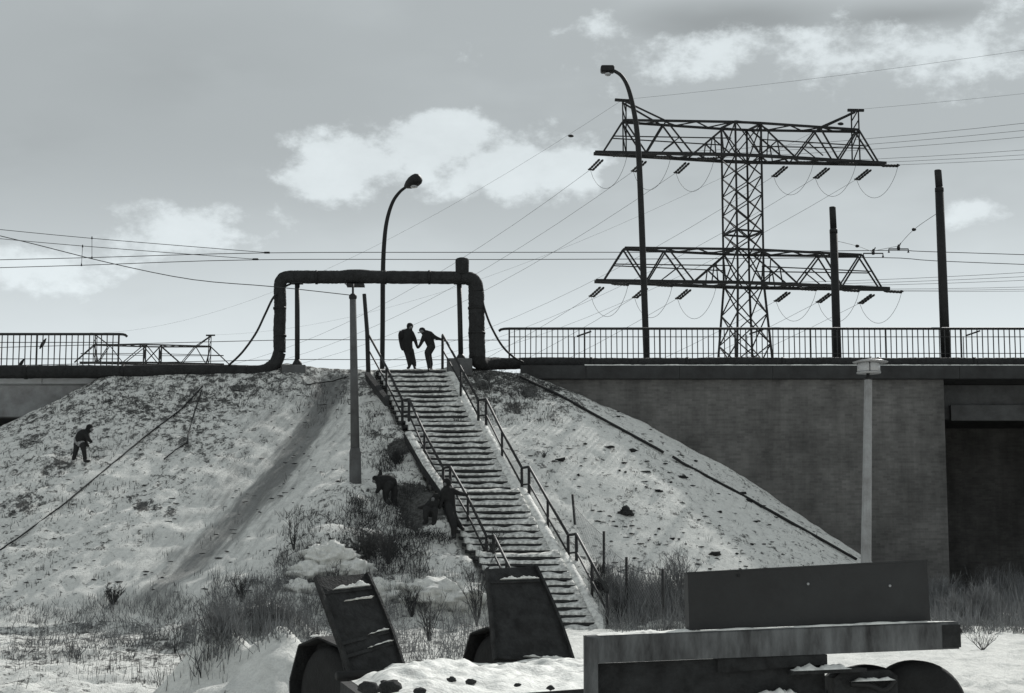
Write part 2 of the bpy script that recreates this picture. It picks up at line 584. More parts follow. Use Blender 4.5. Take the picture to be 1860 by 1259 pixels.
def hit(px, py, y0=14, y1=60.0):
    """where the view ray through a photo pixel meets the ground"""
    Y = np.arange(y0, y1, .03)
    u = (px - 930) / F_PX; v = (629.5 - py) / F_PX
    t = Y / (cP - v * sP)
    X = u * t; Z = CAM_Z + (sP + v * cP) * t
    below = Z < quick_h(X, Y)
    i = int(np.argmax(below)) if below.any() else len(Y) - 1
    return Vector((X[i], Y[i], float(quick_h(X[i], Y[i]))))


def gz(x, y):
    return float(quick_h(x, y))


for px, py, rx, ry, h in [(628, 930, 1.1, 1.3, .42), (600, 1010, 1.3, 1.0, .55), (560, 1010, 1.0, .9, .25),
                          (775, 935, .75, .8, -.32), (735, 905, .6, .6, -.15), (740, 830, .5, .7, -.22), (820, 1010, 1.2, 1.1, .25),
                          (500, 1120, 1.5, .8, .42), (330, 1090, 1.6, .9, .35), (750, 1110, 1.8, 1.4, .45),
                          (200, 1150, 2.5, .6, .25), (420, 1185, 1.2, .7, .15), (110, 1195, 2.2, .4, .15),
                          (520, 690, 1.1, .8, .22), (400, 700, 1.4, .7, .12), (200, 720, 1.2, .6, .08), (1130, 730, 1.0, .9, .12),
                          (1340, 870, 1.2, 1.0, .14), (1220, 1100, 1.5, 1.0, .3), (1800, 1140, 2.0, 1.2, .35), (1660, 1150, 2, 1.5, .2)]:
    p = hit(px, py)
    BUMPS.append((p.x, p.y, rx, ry, h))
# snow heaps in the left foreground
for px, Y, rx, ry, h in [(392, 25.0, .50, .55, .88), (470, 24.6, .75, .7, .55), (520, 24.2, .45, .6, .62), (440, 23.4, 1.1, .6, .35), (560, 23.5, .5, .6, .3),
                         (505, 36, .9, .8, .62), (430, 36.5, 1.4, .8, .35), (330, 36.5, 1.2, .8, .22),
                         (150, 30, 2.2, .5, .16), (330, 29, 1.5, .5, .16), (60, 27, 1.4, .5, .14), (200, 25.5, 1.6, .5, .12),
                         (1830, 20, .8, .6, .25), (1730, 24, 2, 1.0, .15), (900, 27, 2.5, 1.0, .1)]:
    BUMPS.append(((px - 930) / F_PX * Y, Y, rx, ry, h))
table()

SLED = [hit(*p) for p in [(604, 696), (582, 745), (545, 800), (503, 858), (455, 915), (400, 970), (340, 1025), (282, 1076)]]
PATH2 = [hit(*p) for p in [(520, 720), (470, 800), (400, 900)]]


def line_dist(x, y, pts):
    d = np.full(x.shape, 1e9)
    for a, b in zip(pts[:-1], pts[1:]):
        ax, ay, bx, by = a.x, a.y, b.x, b.y
        L2 = (bx - ax) ** 2 + (by - ay) ** 2
        t = np.clip(((x - ax) * (bx - ax) + (y - ay) * (by - ay)) / L2, 0, 1)
        d = np.minimum(d, np.hypot(x - ax - t * (bx - ax), y - ay - t * (by - ay)))
    return d


def build_ground():
    def axis(segs):
        out = []
        for a, b, s in segs:
            out += list(np.arange(a, b - 1e-6, s))
        return np.array(out + [segs[-1][1]])
    xs = axis([(-2500, -400, 300), (-400, -60, 40), (-60, -22, 2.5), (-22, 24, .105), (24, 60, 2.5), (60, 400, 40), (400, 2500, 300)])
    ys = axis([(-60, 8, 8), (8, 17, .5), (17, 30, .11), (30, 60, .105), (60, 90, 1.2), (90, 400, 30), (400, 4000, 400)])
    X, Y = np.meshgrid(xs, ys)
    Z = full_h(X, Y)
    # sled run is a shallow trough
    ds = line_dist(X, Y, SLED)
    wid = np.interp(Y, [44, 50, 57], [.75, .55, .52])
    run = np.exp(-(ds / wid) ** 2)
    Z = Z - .10 * run
    fine = (X > -23) & (X < 25) & (Y > 16) & (Y < 60.5)
    idx = np.argwhere(fine)
    dz = np.zeros_like(Z)
    for i, j in idx:
        x, y = X[i, j], Y[i, j]
        dz[i, j] = (.06 * mnoise.noise((x * .8, y * .8, 3.1)) + .05 * mnoise.noise((x * 2.3, y * 2.3, 7.7))
                    + .034 * mnoise.noise((x * 5.1, y * 4.6, 1.3)))
    rough = np.ones_like(Z)
    rough *= 1 - .75 * run
    right = sstep(-1.5, 1.5, X - (-2.03 + (57 - Y) * .333)) * (Y > 44)
    rough *= 1 - .15 * right
    dz *= rough
    dz *= np.where(Y < 30, 2.0, 1.0)          # lumpier drifts near the vehicles
    # sideways terraces trodden into the slope on the left
    slope_l = (1 - right) * sstep(45, 47, Y) * (1 - sstep(57, 58, Y))
    dz += slope_l * .012 * np.sin(Y * 7 + 2.2 * np.sin(X * .9) + X * .8)
    # the ground meets the stair line and runs lower under the steps
    xr = -2.03 + (57 - Y) * .333
    Z = Z + dz
    zs = np.interp(Y, STAIR_LINE_Y, STAIR_LINE_Z)
    inst = (Y > 44.2) & (Y < 57.4)
    off = np.maximum(np.maximum(X - (xr + .25), (xr - 2.3) - X), 0)
    k = np.exp(-(off / .55) ** 2) * inst
    Z = Z * (1 - k) + (zs + .02 + dz * .5) * k
    under = (X < xr + .12) & (X > xr - 2.17) & inst
    Z = np.where(under, zs - .30, Z)
    Z = np.where((Y > 57.9) & (Y < 79), np.minimum(Z, 8.55), Z)
    # how bare the ground is
    bare = np.full_like(Z, .26)
    lft = (X < xr - 1.2)
    up = sstep(4.5, 8.8, Z)
    bare = np.where(lft & (Y > 44), .285 + .11 * up, bare)
    bare = np.where(~lft & (Y > 44), .265 + .2 * sstep(6.8, 8.8, Z), bare)
    worn = run * np.interp(Y, [44.5, 46, 52, 57.5], [.0, .6, .95, 1.0])
    worn = np.maximum(worn, .42 * np.exp(-(ds / 1.3) ** 2) * np.interp(Y, [44.5, 47, 57.5], [.2, .8, 1.0]))
    ds2 = line_dist(X, Y, PATH2)
    worn = np.maximum(worn, .35 * np.exp(-(ds2 / .9) ** 2))
    for px, py, r, a in [(785, 935, 1.0, 1.15), (735, 905, .65, .85), (760, 900, .5, .7), (722, 830, .42, .9), (700, 870, .5, .5), (690, 990, .8, .6), (640, 1000, .6, .5),
                         (760, 960, .6, .7), (560, 1060, 1.5, .42), (300, 870, .9, .40), (250, 840, .6, .38), (100, 850, 1.2, .42), (60, 800, .9, .46),
                         (260, 920, .5, .55), (310, 930, .4, .5), (40, 920, 1.0, .48), (350, 720, 1.2, .47), (450, 700, 1.0, .5), (250, 730, 1.0, .44),
                         (880, 700, .6, .6), (960, 710, .6, .65), (930, 740, .6, .55), (680, 790, .5, .5), (690, 720, .6, .5), (600, 740, .7, .48), (1020, 1060, .5, .7)]:
        c = hit(px, py)
        q = np.exp(-(((X - c.x) ** 2 + (Y - c.y) ** 2) / (r * r)))
        bare = np.maximum(bare, a * q)
    bare = np.where(Y < 44, np.where(X < 1, .34, .14), bare)  # foreground toned darker left of centre, lighter on the right
    bare = bare * (1 - .5 * np.exp(-(ds / 1.5) ** 2) * (Y < 56))
    for px, Yh, r in ((440, 24.4, 1.5), (505, 36, 1.1), (560, 23.6, 1.0)):
        xh = (px - 930) / F_PX * Yh
        bare = bare - .15 * np.exp(-(((X - xh) ** 2 + (Y - Yh) ** 2) / (r * r)))
    bare = np.where((Y < 30) & (X < 1), bare - .05, bare)
    wall_foot = sstep(9, 12, X) * sstep(46, 49, Y)
    bare = np.maximum(bare, .6 * wall_foot)
    ny, nx = X.shape
    V = np.stack([X.ravel(), Y.ravel(), Z.ravel()], 1)
    I = np.arange(ny * nx).reshape(ny, nx)
    Q = np.stack([I[:-1, :-1].ravel(), I[:-1, 1:].ravel(), I[1:, 1:].ravel(), I[1:, :-1].ravel()], 1)
    me = bpy.data.meshes.new('ground')
    me.vertices.add(len(V)); me.vertices.foreach_set('co', V.ravel())
    me.loops.add(Q.size); me.loops.foreach_set('vertex_index', Q.ravel())
    me.polygons.add(len(Q)); me.polygons.foreach_set('loop_start', np.arange(0, Q.size, 4))
    me.polygons.foreach_set('use_smooth', np.ones(len(Q), bool))
    me.update(); me.validate()
    a = me.attributes.new('bare', 'FLOAT', 'POINT'); a.data.foreach_set('value', bare.ravel())
    a = me.attributes.new('worn', 'FLOAT', 'POINT'); a.data.foreach_set('value', worn.ravel())
    me.materials.append(M['ground'])
    o = bpy.data.objects.new('ground', me); COL.objects.link(o)
    tag(o, 'snow covered waste ground rising into the trodden embankment', None, None, 'structure')


_d = SLED[5] - SLED[1]
SLED_ANGLE = math.atan2(_d.y, _d.x)
M['ground'] = ground_mat()
build_ground()

# ------------------------------------------------------------------ road on top, bridge, walls
WALL_Y = 58.0


def zpx(py, Y):
    return un(930, py, Y)[2]


def xpx(px, Y, py=680):
    return un(px, py, Y)[0]


ROAD_Z = 8.86
tag(obj('road', box((-70, 58.75, ROAD_Z - .22), (70, 77.5, ROAD_Z)), 'asphalt'), 'asphalt road running along the top of the bridge', None, None, 'structure')
tag(obj('pavement', box((-13.2, 57.8, 8.3), (-1.0, 58.72, 8.70)), 'darkconc'), 'narrow pavement at the head of the stair', None, None, 'structure')


def build_right_bridge():
    xr = xpx(1719, WALL_Y, 860)
    zt = zpx(689, WALL_Y)
    t = thing('abutment_wall', (5, WALL_Y, 1.4), 'sooty dark brick abutment wall behind the right-hand snow slope', 'wall')
    obj('brick_face', box((-2.0, WALL_Y, .6), (xr, WALL_Y + .6, zt)), 'brick', t)
    obj('return_wall', box((xr - .6, WALL_Y + .604, .6), (xr - .004, 71.9, zt - .004)), 'brick', t)
    # fascia beam with a little snow on its ledge
    f = thing('bridge_parapet', (8, 57.7, zt), 'dark concrete parapet beam over the brick wall with snow lying on its ledge', 'parapet')
    z0, z1 = zpx(688, 57.75), zpx(664, 57.75)
    x0 = xpx(945, 57.7)
    edges = [x0, 2.3, 5.2, 8.1, 11.0, 13.9, 16.8, 24]
    for a, b in zip(edges[:-1], edges[1:]):
        obj('fascia_panel', bbox_bevel((a + .004, 57.72, z0), (b - .004, 58.35, z1), .006), 'fascia', f)
    obj('backing_beam', box((x0 + .02, 58.36, z0 + .05), (24, 58.7, z1 - .06)), 'fascia', f)
    V, Fc = [], []
    n = 220
    for i in range(n + 1):
        x = x0 + 2.0 + (22 - x0) * i / n
        h = .025 + .03 * max(0, mnoise.noise((x * 1.7, .3, 2))) + .012 * mnoise.noise((x * 9, 4, 1))
        V += [(x, 57.73, z1), (x, 57.75, z1 + h), (x, 58.05, z1 + h * .8), (x, 58.12, z1)]
    for i in range(n):
        for j in range(3):
            a = i * 4 + j
            Fc.append((a, a + 4, a + 5, a + 1))
    obj('snow_ledge', (V, Fc), 'snow', f, True)
    # opening right of the wall: girder, soffit and deep back wall
    g = thing('bridge_girder', (18, 60, 6), 'dark concrete girder above the underpass opening at the right edge', 'girder')
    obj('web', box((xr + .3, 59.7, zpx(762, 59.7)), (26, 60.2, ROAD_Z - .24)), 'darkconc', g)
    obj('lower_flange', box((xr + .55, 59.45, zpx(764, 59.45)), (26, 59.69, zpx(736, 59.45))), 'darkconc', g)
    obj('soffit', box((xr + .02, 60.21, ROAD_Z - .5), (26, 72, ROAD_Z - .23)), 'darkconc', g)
    w = thing('underpass_wall', (20, 72, 1.5), 'deep shadowed back wall of the underpass on the right', 'wall')
    obj('wall_face', box((xr - .6, 72, .5), (40, 72.5, ROAD_Z - .23)), 'brick', w)
    obj('wall_plinth', box((xr, 71.8, .5), (40, 71.99, 2.2)), 'darkconc', w)
    return xr


XR = build_right_bridge()


def build_left_bridge():
    xe = xpx(228, 57.75)
    t = thing('bridge_span', (-20, 58, 8), 'pale concrete beam and grey girder of the bridge span at the left edge', 'bridge')
    z0, z1 = zpx(697, 57.75), zpx(682, 57.75)
    e = [xe, -14.6, -17.2, -19.8, -26]
    for a, b in zip(e[:-1], e[1:]):
        obj('edge_beam', bbox_bevel((b + .008, 57.75, z0), (a - .008, 58.3, z1), .012), 'paleconc', t)
    zg = zpx(757, 58.6)
    obj('girder', box((-26, 58.6, zg), (xpx(190, 58.6), 59.1, z0 + .15)), 'concrete', t)
    obj('soffit', box((-40, 59.11, zg + .35), (-12.2, 71.5, ROAD_Z - .23)), 'darkconc', t)
    w = thing('underpass_wall', (-22, 71.6, 1.5), 'shadowed back wall under the bridge span at the left edge', 'wall')
    obj('wall_face', box((-45, 71.6, .5), (-11, 72.1, ROAD_Z - .23)), 'darkconc', w)
    obj('wall_plinth', box((-45, 71.4, .5), (-12, 71.59, 2.2)), 'darkconc', w)


build_left_bridge()


# ------------------------------------------------------------------ railings on the bridge
def build_railing(px0, px1, Y, end_px, label, step_px, ytop, dirn):
    x0, x1 = xpx(px0, Y), xpx(px1, Y)
    zt, zb = zpx(ytop, Y), zpx(ytop + 66, Y)
    t = thing('bridge_railing', (x0, Y, zb), label, 'railing', 'bridge railings')
    rail = [(x0, Y, zt), (x1, Y, zt)]
    xe = xpx(end_px, Y)
    near = x0 if abs(x0 - xe) < abs(x1 - xe) else x1
    far = x1 if near == x0 else x0
    obj('top_rail', tube([(far, Y, zt), (near, Y, zt), ((near + xe) / 2, Y, zt - .008), (near * .2 + xe * .8, Y, zt - .03), (xe, Y, zt - .08)], .042, 8), 'rail', t, True)
    for py in (15, 45):
        bar('lower_rail', (x0, Y, zpx(ytop + py, Y)), (x1, Y, zpx(ytop + py, Y)), .022, 'rail', t)
    n = int(abs(px1 - px0) / step_px)
    for i in range(n + 1):
        x = near + (far - near) * i / n
        if i % 14 == 0:
            bar('post', (x, Y, zb), (x, Y, zt - .02), .05, 'rail', t)
        else:
            bar('baluster', (x + random.uniform(-.008, .008), Y, zb + .05), (x + random.uniform(-.006, .006), Y, zt - .02), .029, 'rail', t)


build_railing(925, 1875, 58.55, 906, 'long barred steel railing along the bridge right of the stair', 9.75, 597, 1)
build_railing(-20, 214, 58.55, 229, 'short barred steel railing along the bridge at the left edge', 10.2, 607, -1)
for py0, py1, nm in ((631, 617, 'upper'), (664, 653, 'lower')):
    w = obj('guard_wire', tube([un(-30, py0 + 1, 58.9), un(225, (py0 + py1) / 2 + 1, 58.9), un(540, py1, 58.9), un(925, py1 + 1, 58.9)], .011, 5), 'wire')
    tag(w, f'{nm} thin guard wire strung behind the pipe arch between the two bridge railings', 'wire')
for px, py in ((78, 624), (38, 661)):
    p = un(px, py, 58.9)
    d = Vector((.10, 0, .17))
    tag(obj('wire_clamp', join(tube([p - d, p - d * .2, p + d * .4, p + d], [.02, .06, .05, .012], 6)), 'black'),
        'dark clamp on the %s guard wire of the left railing' % ('upper' if py < 650 else 'lower'), 'clamp')


# ------------------------------------------------------------------ heating pipe
def build_pipe():
    Y = 57.35
    t = thing('heating_pipe', un(690, 672, Y), 'fat dark insulated pipe running along the bridge and arching over the stair head', 'pipe')

    def pipe(name, pts, r, parent=t, n=18, jit=.035, dens=6):
        path = smooth_path(pts, dens)
        k = len(path)
        if isinstance(r, tuple): rs = [r[0] + (r[1] - r[0]) * i / (k - 1) for i in range(k)]
        else: rs = [r] * k
        rs = [q * (1 + .035 * mnoise.noise((i * .37, q * 9, pts[0][0]))) for i, q in enumerate(rs)]
        return obj(name, tube(path, rs, n, True, jit), 'insul', parent, True)
    zl = zpx(677, Y)
    xl = xpx(498 + 10, Y, 600)
    top = zpx(503.5, Y)
    # left run along the ground
    xs = [-24, -21, -18, -15, -12]
    for a, b in zip(xs[:-1], xs[1:]):
        pipe('pipe_section', [Vector((a, Y, zl + .02)), Vector(((a + b) / 2, Y, zl + .03)), Vector((b, Y, zl + .02))], .205, dens=14)
        obj('joint_band', tube([(b - .05, Y, zl + .02), (b + .05, Y, zl + .02)], .225, 18), 'black', t, True)
    pipe('pipe_section', [Vector((-12, Y, zl + .02)), Vector((-10, Y, zl + .05)), un(450, 676, Y)], .215, dens=14)
    pipe('elbow', [un(450, 676, Y), un(480, 674, Y), un(500, 660, Y), un(508, 640, Y)], (.215, .195), dens=8)
    pipe('riser', [un(508, 640, Y), un(507.5, 600, Y), un(509, 560, Y), un(508, 525, Y)], .19, dens=14)
    pipe('elbow', [un(508, 525, Y), un(510, 512, Y), un(518, 504, Y), un(535, 503, Y)], (.19, .2), dens=8)
    pipe('crossing', [un(535, 503, Y), un(600, 503.5, Y), un(650, 503, Y), un(740, 504, Y), un(838, 504.5, Y)], (.205, .2), dens=16)
    pipe('elbow', [un(838, 504.5, Y), un(852, 506, Y), un(862, 513, Y), un(865, 530, Y)], (.2, .24), dens=8)
    pipe('riser', [un(865, 530, Y), un(865.5, 570, Y), un(866, 610, Y), un(867, 650, Y)], (.245, .258), dens=14)
    pipe('elbow', [un(867, 645, Y), un(869, 656, Y + .1), un(880, 661, Y + .5), un(905, 660, Y + .9)], (.255, .19), dens=8)
    Yr = 58.25
    last = un(905, 660, Yr)
    xs = [last.x, 2.5, 5.5, 8.5, 11.5, 14.5, 17.5, 22]
    zr = zpx(661, Yr)
    for a, b in zip(xs[:-1], xs[1:]):
        pipe('pipe_section', [Vector((a, Yr, zr)), Vector(((a + b) / 2, Yr, zr + random.uniform(.0, .03))), Vector((b, Yr, zr + .01))], .185, dens=14)
        obj('joint_band', tube([(b - .05, Yr, zr + .01), (b + .05, Yr, zr + .01)], .20, 18), 'black', t, True)
    # bands on the arch
    for px in (575, 700, 780):
        obj('joint_band', tube([un(px - 2, 503.8, Y), un(px + 2, 503.8, Y)], .222, 18), 'black', t, True)
    for px, py, r in ((508, 560, .205), (508.5, 610, .205), (865, 560, .262), (866, 605, .268)):
        obj('joint_band', tube([un(px, py - 2, Y), un(px, py + 2, Y)], r, 18), 'black', t, True)
    # bulging sleeve where the arch is braced
    obj('sleeve', tube(smooth_path([un(617, 503.5, Y), un(632, 502.5, Y), un(660, 502.5, Y), un(676, 503.5, Y)], 4), [.20, .203, .206, .21, .22, .222, .224, .224, .22, .215, .21, .205, .2], 18), 'insul', t, True)
    a, b = un(630, 517, Y), un(662, 517, Y)
    obj('saddle_plate', box((a.x, Y - .2, a.z - .06), (b.x, Y + .2, a.z)), 'black', t)
    obj('bracket', tube([un(627, 509, Y - .22), un(627, 516, Y - .22), un(631, 517, Y - .2)], .018, 6), 'black', t)
    # vent box on the right bend
    c = un(839.5, 494, Y)
    v = obj('vent_box', lathe(c, [(.205, -.08), (.21, .1), (.215, .36), (.20, .40), (.17, .425), (.05, .43)], 22), 'insul', t, True)
    obj('lid', lathe(c + Vector((0, 0, .425)), [(.12, 0), (.11, .02), (.02, .03)], 16), 'black', v, True)
    # supports
    for px, yb, ft in ((540, 656, (514, 557, 665, 686)), (834, 646, (812, 858, 653, 670))):
        Yp = Y + .05
        a = un(px, 514, Yp)
        b = un(px + (3 if px > 700 else 0), yb, Yp)
        obj('support_post', tube([a, a.lerp(b, .5), b], .078, 12), 'steel', t, True)
        obj('post_foot', lathe(b - Vector((0, 0, .15)), [(.15, 0), (.15, .07), (.12, .13), (.08, .2)], 12), 'steel', t, True)
        obj('saddle_plate', box((a.x - .17, Yp - .15, a.z - .03), (a.x + .17, Yp + .15, a.z + .03)), 'black', t)
        z0, z1 = zpx(ft[3], Yp), zpx(ft[2], Yp)
        xa, xb = xpx(ft[0], Yp), xpx(ft[1], Yp)
        side = 'left' if px < 700 else 'right'
        k = obj('concrete_footing', bbox_bevel((xa, Yp - .35, z0 - .25), (xb, Yp + .35, z1), .03), 'darkconc')
        tag(k, f'low concrete block under the {side} support post of the pipe arch', 'footing', 'pipe support blocks')


build_pipe()
tag(obj('loose_cable', tube(smooth_path([un(415, 664, 57.2), un(440, 640, 57.2), un(465, 605, 57.2), un(482, 570, 57.15), un(497, 540, 57.1), un(516, 522, 57.35), un(530, 515, 57.4)]), .034, 8), 'black', None, True),
    'thick black cable curving up from the left pipe run to the arch', 'cable')
tag(obj('loose_cable', tube(smooth_path([un(876, 545, 57.3), un(882, 567, 57.2), un(893, 595, 57.3), un(912, 628, 57.5), un(932, 648, 57.7), un(950, 658, 57.9)]), .034, 8), 'black', None, True),
    'thick black cable drooping from the right pipe riser to the bridge', 'cable')

# ------------------------------------------------------------------ stair
STAIR_W = 2.05


def xright(Y):
    return -2.03 + (57 - Y) * .333


def build_stair():
    steps = []          # (front Y, top z, flight)
    Y, z = STAIR_YT, STAIR_ZT
    ends = []
    for f, k in enumerate(FLIGHTS):
        y_top = Y
        z_top = z
        for i in range(k):
            steps.append((Y, z, f, LANDING if (i == 0 and f > 0) else 0))
            z -= RISE
            Y -= RUN
        ends.append((y_top, z_top, Y, z))
        Y -= LANDING
    t = thing('stairway', (xright(45) - 1, 45, 1.0), 'long snowy concrete stair climbing the embankment to the pipe arch', 'stair')
    slabs, snows = [], []
    for v in range(7):
        rng = random.Random(v)
        # slab: front nosing at y=0, sheared so the edges follow the stair line
        n = 24
        V, Fc = [], []
        for i in range(n + 1):
            u = i / n
            x = -STAIR_W * (1 - u)
            w1 = .008 * mnoise.noise((u * 9, v, 1)); w2 = .008 * mnoise.noise((u * 11, v, 5))
            V += [(x, w1, -.09 + w2), (x, w1, w2), (x - .13, .40, 0), (x - .13, .40, -.09)]
        for i in range(n):
            for j in range(4):
                a, b = i * 4 + j, i * 4 + (j + 1) % 4
                Fc.append((a, b, b + 4, a + 4))
        Fc += [(3, 2, 1, 0), (n * 4, n * 4 + 1, n * 4 + 2, n * 4 + 3)]
        slabs.append(mesh('step', V, Fc, 'stepconc'))
        # snow: wedge from nosing up to the next slab, ragged lip
        V, Fc = [], []
        n = 40
        for i in range(n + 1):
            u = i / n
            x = -STAIR_W * (1 - u)
            thin = .55 + .45 * math.sin(math.pi * min(1, max(0, (u - .02) / .96))) ** .3
            lip = .012 + .05 * abs(mnoise.noise((u * 17, v * 3.3, 2))) - .012 * (rng.random() < .12)
            h1 = (.040 + .045 * mnoise.noise((u * 8, v * 2.1, 8))) * thin
            h2 = (.080 + .04 * mnoise.noise((u * 6, v * 1.7, 4)))
            tread = 1 - (.5 if v % 2 else .25) * math.exp(-((u - .48 - .04 * v % .1) / .2) ** 2)
            h1 *= tread; h2 *= .5 + .5 * tread
            edge = 1.35 if (u < .06 or u > .94) else 1
            V += [(x, -.012, -.018 - lip * .4), (x, -.016 + lip * .3, .012), (x - .012, .04, h1 * edge), (x - .05, .15, h2 * edge), (x - .084, .255, (h2 + .012) * edge), (x - .084, .255, .001)]
        for i in range(n):
            for j in range(5):
                a = i * 6 + j
                Fc.append((a, a + 6, a + 7, a + 1))
        Fc += [(0, 1, 2, 3, 4, 5), tuple(n * 6 + k for k in (5, 4, 3, 2, 1, 0))]
        snows.append(mesh('snow', V, Fc, 'stepsnow', True))
    for i, (Y, z, f, extra) in enumerate(steps):
        o = bpy.data.objects.new('step', slabs[i % 7]); COL.objects.link(o)
        place(o, t, Matrix.Translation((xright(Y), Y, z)))
        s = bpy.data.objects.new('snow', snows[(i * 3 + 1) % 7]); COL.objects.link(s)
        k = .4 if i == 0 else random.uniform(.85, 1.18)
        place(s, o, Matrix.Translation((xright(Y), Y, z)) @ Matrix.Diagonal((1, 1, k, 1)))
        if extra:
            obj('landing', box((xright(Y) - STAIR_W - .2, Y + .41, z - .12), (xright(Y) - .25, Y + .9, z - .02)), 'stepconc', t)
    # cheek walls both sides of each flight, snow on them
    for f, (yt, zt, yb, zb) in enumerate(ends):
        for side in (1,):
            def xk(Y):
                return xright(Y) + (.03 if side > 0 else -STAIR_W - .03)
            n = 40
            w = .24 if side > 0 else .13
            A, Sn = [], []
            for i in range(n + 1):
                u = i / n
                Y = yt + .3 + (yb - yt - .25) * u
                zz = zt + .05 + (zb - zt) * u
                x0 = xk(Y); x1 = x0 + side * w
                A += [(x0, Y, zz - .5), (x0, Y, zz), (x1, Y, zz), (x1, Y, zz - .5)]
                b1 = .05 + .05 * mnoise.noise((u * 14, f * 5 + side, 3))
                b2 = .085 + .06 * mnoise.noise((u * 9, f * 3 + side, 6))
                o1 = .03 + .05 * abs(mnoise.noise((u * 11, f, side)))
                Sn += [(x0 - side * .01 - side * o1 * .8, Y, zz - .05), (x0, Y, zz + b1), ((x0 + x1) / 2, Y, zz + b2), (x1, Y, zz + b1 * .8), (x1 + side * o1, Y, zz - .06)]
            Fa, Fs = [], []
            for i in range(n):
                for j in range(4):
                    a, b = i * 4 + j, i * 4 + (j + 1) % 4
                    Fa.append((a, b, b + 4, a + 4))
                for j in range(4):
                    a = i * 5 + j
                    Fs.append((a, a + 1, a + 6, a + 5))
            Fa += [(3, 2, 1, 0), (n * 4, n * 4 + 1, n * 4 + 2, n * 4 + 3)]
            ch = obj('cheek_wall', (A, Fa), 'stepconc', t)
            obj('snow', (Sn, Fs), 'snow', ch, True)
    return ends


ENDS = build_stair()
# exposed dark stringers left of the stair
for pts, lab in (([(733, 787), (766, 845), (800, 893)], 'dark concrete edge beam with snow on top, left of the second stair flight'),
                 ([(662, 676), (680, 700), (697, 722)], 'dark concrete edge beam beside the topmost stair flight')):
    Ys = [52.9, 51.5, 50.1] if pts[0][0] > 700 else [56.6, 55.6, 54.7]
    P = [un(px, py, y) for (px, py), y in zip(pts, Ys)]
    V, Fc = [], []
    for p in P:
        V += [p + Vector((.04, 0, -.26)), p, p + Vector((.16, .02, 0)), p + Vector((.16, .02, -.26))]
    for i in range(2):
        for j in range(4):
            a, b = i * 4 + j, i * 4 + (j + 1) % 4
            Fc.append((a, b, b + 4, a + 4))
    Fc += [(3, 2, 1, 0), (8, 9, 10, 11)]
    t = thing('edge_beam', P[1], lab, 'beam')
    obj('beam', (V, Fc), 'earth', t)
    S, Fs = [], []
    n = 24
    for i in range(n + 1):
        u = i / n * 2
        k = min(1, int(u)); p = P[k].lerp(P[k + 1], u - k)
        h = .05 + .035 * mnoise.noise((i * .5, P[0].x, 2))
        S += [p + Vector((.03, 0, -.0)), p + Vector((.06, 0, h)), p + Vector((.22, .02, h + .02)), p + Vector((.24, .05, h * .7)), p + Vector((.3, .06, -.15))]
    for i in range(n):
        for j in range(4):
            a = i * 5 + j; Fs.append((a, a + 1, a + 6, a + 5))
    if pts[0][0] > 700: obj('snow', (S, Fs), 'stepsnow', t, True)


def build_handrails():
    # photo points: (top of first post, mid, last post) for each flight and side
    RT = [[(804, 608), (837, 668), (869, 727)], [(883, 725), (912, 784), (948, 850)], [(961, 848), (995, 908), (1032, 972)], [(1047, 970), (1075, 1022), (1103, 1075)]]
    LT = [[(668, 605), (702, 667), (731, 727)], [(743, 725), (771, 786), (805, 850)], [(818, 848), (850, 904), (884, 975)], [(897, 973), (920, 1020), (945, 1070)]]
    names = ['topmost', 'second', 'third', 'lowest']
    for side, T in (('right', RT), ('left', LT)):
        for f, pts in enumerate(T):
            yt, zt, yb, zb = ENDS[f]
            y0, y1 = yt + .12, yb + .02
            P = [un(px, py, y0 + (y1 - y0) * k / 2) for k, (px, py) in enumerate(pts)]
            t = thing('stair_handrail', P[0] - Vector((0, 0, 1)), f'dark steel handrail on the {side} of the {names[f]} stair flight', 'handrail', 'stair handrails')
            off = Vector((0, 0, .0))
            for k, p in enumerate(P):
                obj('post', tube([p + Vector((0, 0, -.02)), p - Vector((0, 0, 1.08))], .042 if k != 1 else .036, 8), 'rail', t, True)
            obj('top_rail', tube([P[0], P[1], P[2]], .036, 8), 'rail', t, True)
            d = Vector((0, 0, -.46))
            obj('lower_rail', tube([P[0] + d, P[1] + d, P[2] + d], .026, 8), 'rail', t, True)
            if f < 3:
                q = T[f + 1][0]
                yq = ENDS[f + 1][0] + .12
                Q = un(q[0], q[1], yq)
                obj('landing_rail', tube([P[2], Q - (Q - P[2]).normalized() * .04], .036, 8), 'rail', t, True)
                obj('landing_rail', tube([P[2] + d, Q + d - (Q - P[2]).normalized() * .04], .024, 8), 'rail', t, True)


build_handrails()
# leaning old post by the left rail
a, b = un(669, 672, 57.0), un(661.5, 534, 57.0)
tag(obj('old_post', tube([a - Vector((0, 0, .4)), a, a.lerp(b, .5) + Vector((.03, 0, 0)), b], [.07, .07, .065, .06], 8, True, .05), 'wood'),
    'thin leaning dark wooden post at the head of the left handrail', 'post')


